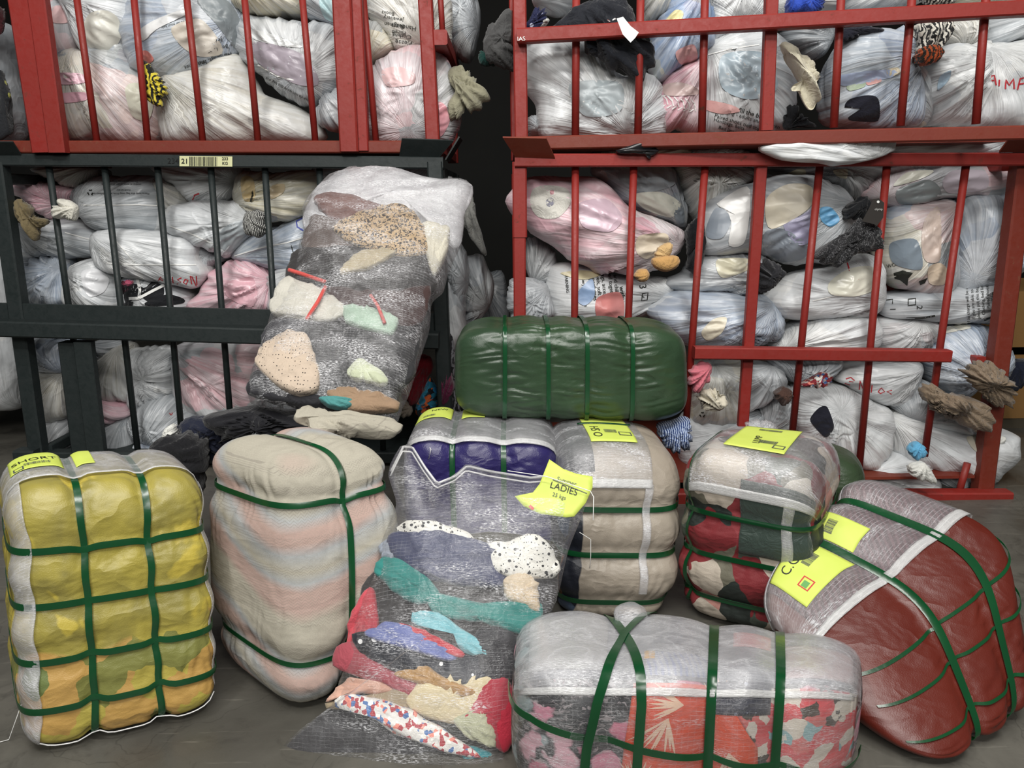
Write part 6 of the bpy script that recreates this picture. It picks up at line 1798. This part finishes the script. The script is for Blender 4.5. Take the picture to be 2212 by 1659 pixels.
J('skirt', 'black skirt at the far edge below the teal tunic', 'skirt', [(1048, 1368), (1142, 1374), (1130, 1424), (1090, 1474), (1042, 1440)], '26262a', 0.055)
J('jumper', 'dusty rose red jumper sweeping across the lower sack', 'jumper', [(738, 1440), (748, 1402), (802, 1396), (852, 1448), (962, 1490), (1010, 1520), (940, 1516), (800, 1468)], '9a4650', 0.05)
J('skirt', 'mustard skirt below the polka dot dress', 'skirt', [(866, 1458), (925, 1436), (962, 1464), (1022, 1488), (1000, 1500), (930, 1480)], 'a8824e', 0.066)
J('blouse', 'blush pink blouse fold above the floral scarf', 'blouse', [(724, 1512), (770, 1464), (852, 1478), (860, 1492), (800, 1500), (756, 1502)], 'c9a08e', 0.05)
J('trousers', 'olive beige trousers under the blush blouse', 'trousers', [(730, 1518), (812, 1500), (872, 1476), (962, 1510), (1010, 1560), (900, 1545), (800, 1512), (745, 1530)], '94866f', 0.045)
J('jumper', 'cream ribbed jumper in the lower middle of the clear sack', 'jumper', [(940, 1472), (1040, 1460), (1062, 1470), (1030, 1530), (985, 1556), (905, 1518)], 'cdbf9c', 0.062)
J('dress', 'bright red dress at the far lower edge of the clear sack', 'dress', [(1006, 1532), (1048, 1480), (1092, 1470), (1112, 1558), (1084, 1612), (1040, 1560), (992, 1552)], 'a8283a', 0.06)
J('shirt', 'sage green shirt triangle over the red dress', 'shirt', [(988, 1552), (1042, 1530), (1072, 1602), (1022, 1592)], 'a9ab90', 0.078, thick=0.02)
J('scarf', 'red and blue floral scarf curving above the charcoal coat', 'scarf', [(752, 1528), (776, 1506), (850, 1520), (942, 1562), (1026, 1622), (965, 1614), (880, 1584), (822, 1548)], 'd8d6d2', 0.075, kind='flower', col2='a84048', scale=2.2)
J('coat', 'charcoal coat filling the bottom corner of the clear sack', 'coat', [(640, 1622), (706, 1560), (756, 1530), (822, 1556), (960, 1612), (1012, 1662), (900, 1690), (700, 1648)], '3b3a3c', 0.03)
J('top', 'turquoise top at the foot of the clear sack', 'top', [(1004, 1612), (1060, 1620), (1082, 1650), (1070, 1690), (1010, 1680)], '2f8088', 0.055)

# K sack of handbags and shoes
plK = plane3((560, 880, 3.06), (860, 900, 3.06), (860, 390, 4.12))
sk = empty('clear_sack', P(700, 890, 3.06), 'tall clear woven sack of handbags leaning on the charcoal cage', 'sack', GS)
KS = [(714, 392), (740, 384), (766, 374), (800, 386), (850, 376), (885, 386), (920, 396), (985, 390), (1019, 404), (1010, 450), (1000, 500), (982, 560), (960, 610), (938, 640), (925, 700), (905, 760), (884, 840), (866, 880), (852, 908), (760, 905), (690, 888), (600, 882), (538, 864), (560, 780), (576, 736), (600, 668), (636, 610), (648, 540), (664, 500), (656, 460), (684, 420)]
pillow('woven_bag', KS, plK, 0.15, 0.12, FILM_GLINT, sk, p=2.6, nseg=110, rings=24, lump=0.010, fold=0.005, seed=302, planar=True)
pillow('empty_mouth', [(712, 392), (766, 374), (850, 377), (920, 396), (1018, 402), (1006, 470), (985, 540), (900, 478), (840, 470), (740, 446), (668, 500), (658, 462), (684, 420)], plK, 0.06, 0.02, FILM_MOUTH, sk, p=2.4, seed=303, planar=True, lump=0.012, fold=0.008)
tk = [(684, 420), (714, 392), (740, 384), (766, 374), (800, 386), (850, 376), (885, 386), (920, 396), (985, 390), (1019, 404)]
tk = np.array([[np.interp(t, np.linspace(0, 1, len(tk)), [q[k] for q in tk]) for k in (0, 1)] for t in np.linspace(0, 1, 40)])
tube('hem_tape', plK[0](tk[:, 0], tk[:, 1]) + plK[1] * 0.01, 0.004, HEM, sk, 6)
GK = 'bags and clothes inside the handbag sack'
K = lambda name, label, cat, pts, col, d=0.06, **k: content(name, label, cat, pts, plK, col, d, GK, **k)
K('suitcase', 'black soft suitcase packed behind the handbags of the tall sack', 'suitcase', [(690, 470), (800, 470), (900, 500), (940, 560), (900, 700), (860, 850), (800, 890), (620, 868), (560, 850), (580, 740), (620, 670), (660, 560)], '2c2a2b', -0.02, grow=1.0, thick=0.05)
K('handbag', 'brown leather handbag at the top of the tall clear sack', 'handbag', [(698, 448), (752, 444), (832, 468), (882, 478), (852, 498), (738, 496), (702, 470)], '6a4a44', 0.06, rough=0.5)
K('tote_bag', 'grey brown tote bag under the leather handbag', 'handbag', [(668, 540), (690, 490), (740, 498), (850, 500), (880, 520), (800, 545), (700, 560)], '5f5450', 0.04)
K('scarf', 'leopard print scarf across the tall clear sack', 'scarf', [(738, 520), (800, 482), (882, 480), (918, 558), (862, 572), (780, 552)], 'b39a78', 0.075, kind='leopard', col2='2c231d', scale=1.6)
K('shoulder_bag', 'ivory shoulder bag at the far edge of the tall sack', 'handbag', [(912, 512), (962, 510), (968, 540), (950, 590), (936, 604), (922, 560)], 'c9c4b4', 0.06, rough=0.5)
K('rucksack', 'black rucksack in the upper middle of the tall sack', 'rucksack', [(650, 570), (700, 552), (780, 556), (864, 572), (928, 570), (920, 640), (860, 650), (700, 640), (640, 625)], '2e2c2c', 0.045)
K('blouse', 'cream blouse crumpled below the leopard scarf', 'blouse', [(752, 612), (786, 578), (852, 568), (840, 584), (800, 604)], 'a3977c', 0.08, thick=0.02)
K('handbag', 'dark plum handbag at the middle of the tall sack', 'handbag', [(632, 648), (700, 640), (860, 650), (912, 640), (895, 712), (800, 720), (700, 690), (640, 672)], '3c2a28', 0.055)
w = K('beach_bag', 'white beach bag with coral handles in the tall sack', 'handbag', [(598, 690), (625, 632), (660, 640), (706, 658), (748, 692), (712, 712), (642, 708)], 'bdbab0', 0.075)
for pts in ([(634, 622), (660, 630), (712, 648)], [(712, 658), (696, 690), (672, 728)]):
    q = np.array([[np.interp(t, np.linspace(0, 1, 3), [p_[k] for p_ in pts]) for k in (0, 1)] for t in np.linspace(0, 1, 12)])
    tube('handle', plK[0](q[:, 0], q[:, 1]) + plK[1] * 0.122, 0.009, cloth('coral_webbing', 'c4504a'), w, 8)['label'] = 'coral red handle'
K('clutch_bag', 'mint clutch bag with a coral loop in the tall sack', 'handbag', [(748, 692), (790, 690), (852, 714), (842, 744), (800, 736), (758, 722)], '9fb5a4', 0.08)
mc = [o for o in COL.objects if o.name == 'clutch_bag'][0]
q = np.array([(806, 676), (822, 700), (836, 736)], float)
tube('handle', plK[0](q[:, 0], q[:, 1]) + plK[1] * 0.122, 0.008, cloth('coral_webbing', 'c4504a'), mc, 8)['label'] = 'coral red handle'
K('handbag', 'black quilted handbag below the mint clutch', 'handbag', [(650, 716), (760, 724), (880, 730), (892, 760), (866, 840), (780, 830), (700, 850), (680, 770)], '262628', 0.05)
K('laptop_bag', 'dark grey laptop bag at the lower far edge of the tall sack', 'handbag', [(578, 740), (600, 712), (650, 715), (660, 745), (610, 760), (572, 790)], '35353a', 0.05)
K('cosmetic_bag', 'cream polka dot bag at the foot of the tall clear sack', 'handbag', [(568, 802), (590, 770), (640, 748), (672, 768), (688, 850), (642, 864), (592, 836)], 'bfae9c', 0.085, kind='dots', col2='1c1a1c', scale=1.8)
K('purse', 'pale green purse low in the tall clear sack', 'purse', [(762, 838), (782, 808), (806, 818), (838, 846), (820, 854)], 'b9bfa4', 0.095, thick=0.02)
K('shoe', 'tan court shoe at the bottom of the tall clear sack', 'shoe', [(716, 872), (740, 862), (794, 866), (852, 884), (850, 904), (768, 906), (735, 890)], '937a62', 0.07)
K('wallet', 'teal wallet at the bottom of the tall clear sack', 'wallet', [(698, 886), (722, 884), (762, 892), (752, 906), (716, 900)], '4a8886', 0.09, thick=0.02)
K('holdall', 'black holdall behind the polka dot bag', 'handbag', [(548, 860), (566, 815), (600, 840), (650, 868), (700, 862), (716, 884), (640, 884)], '242428', 0.04)
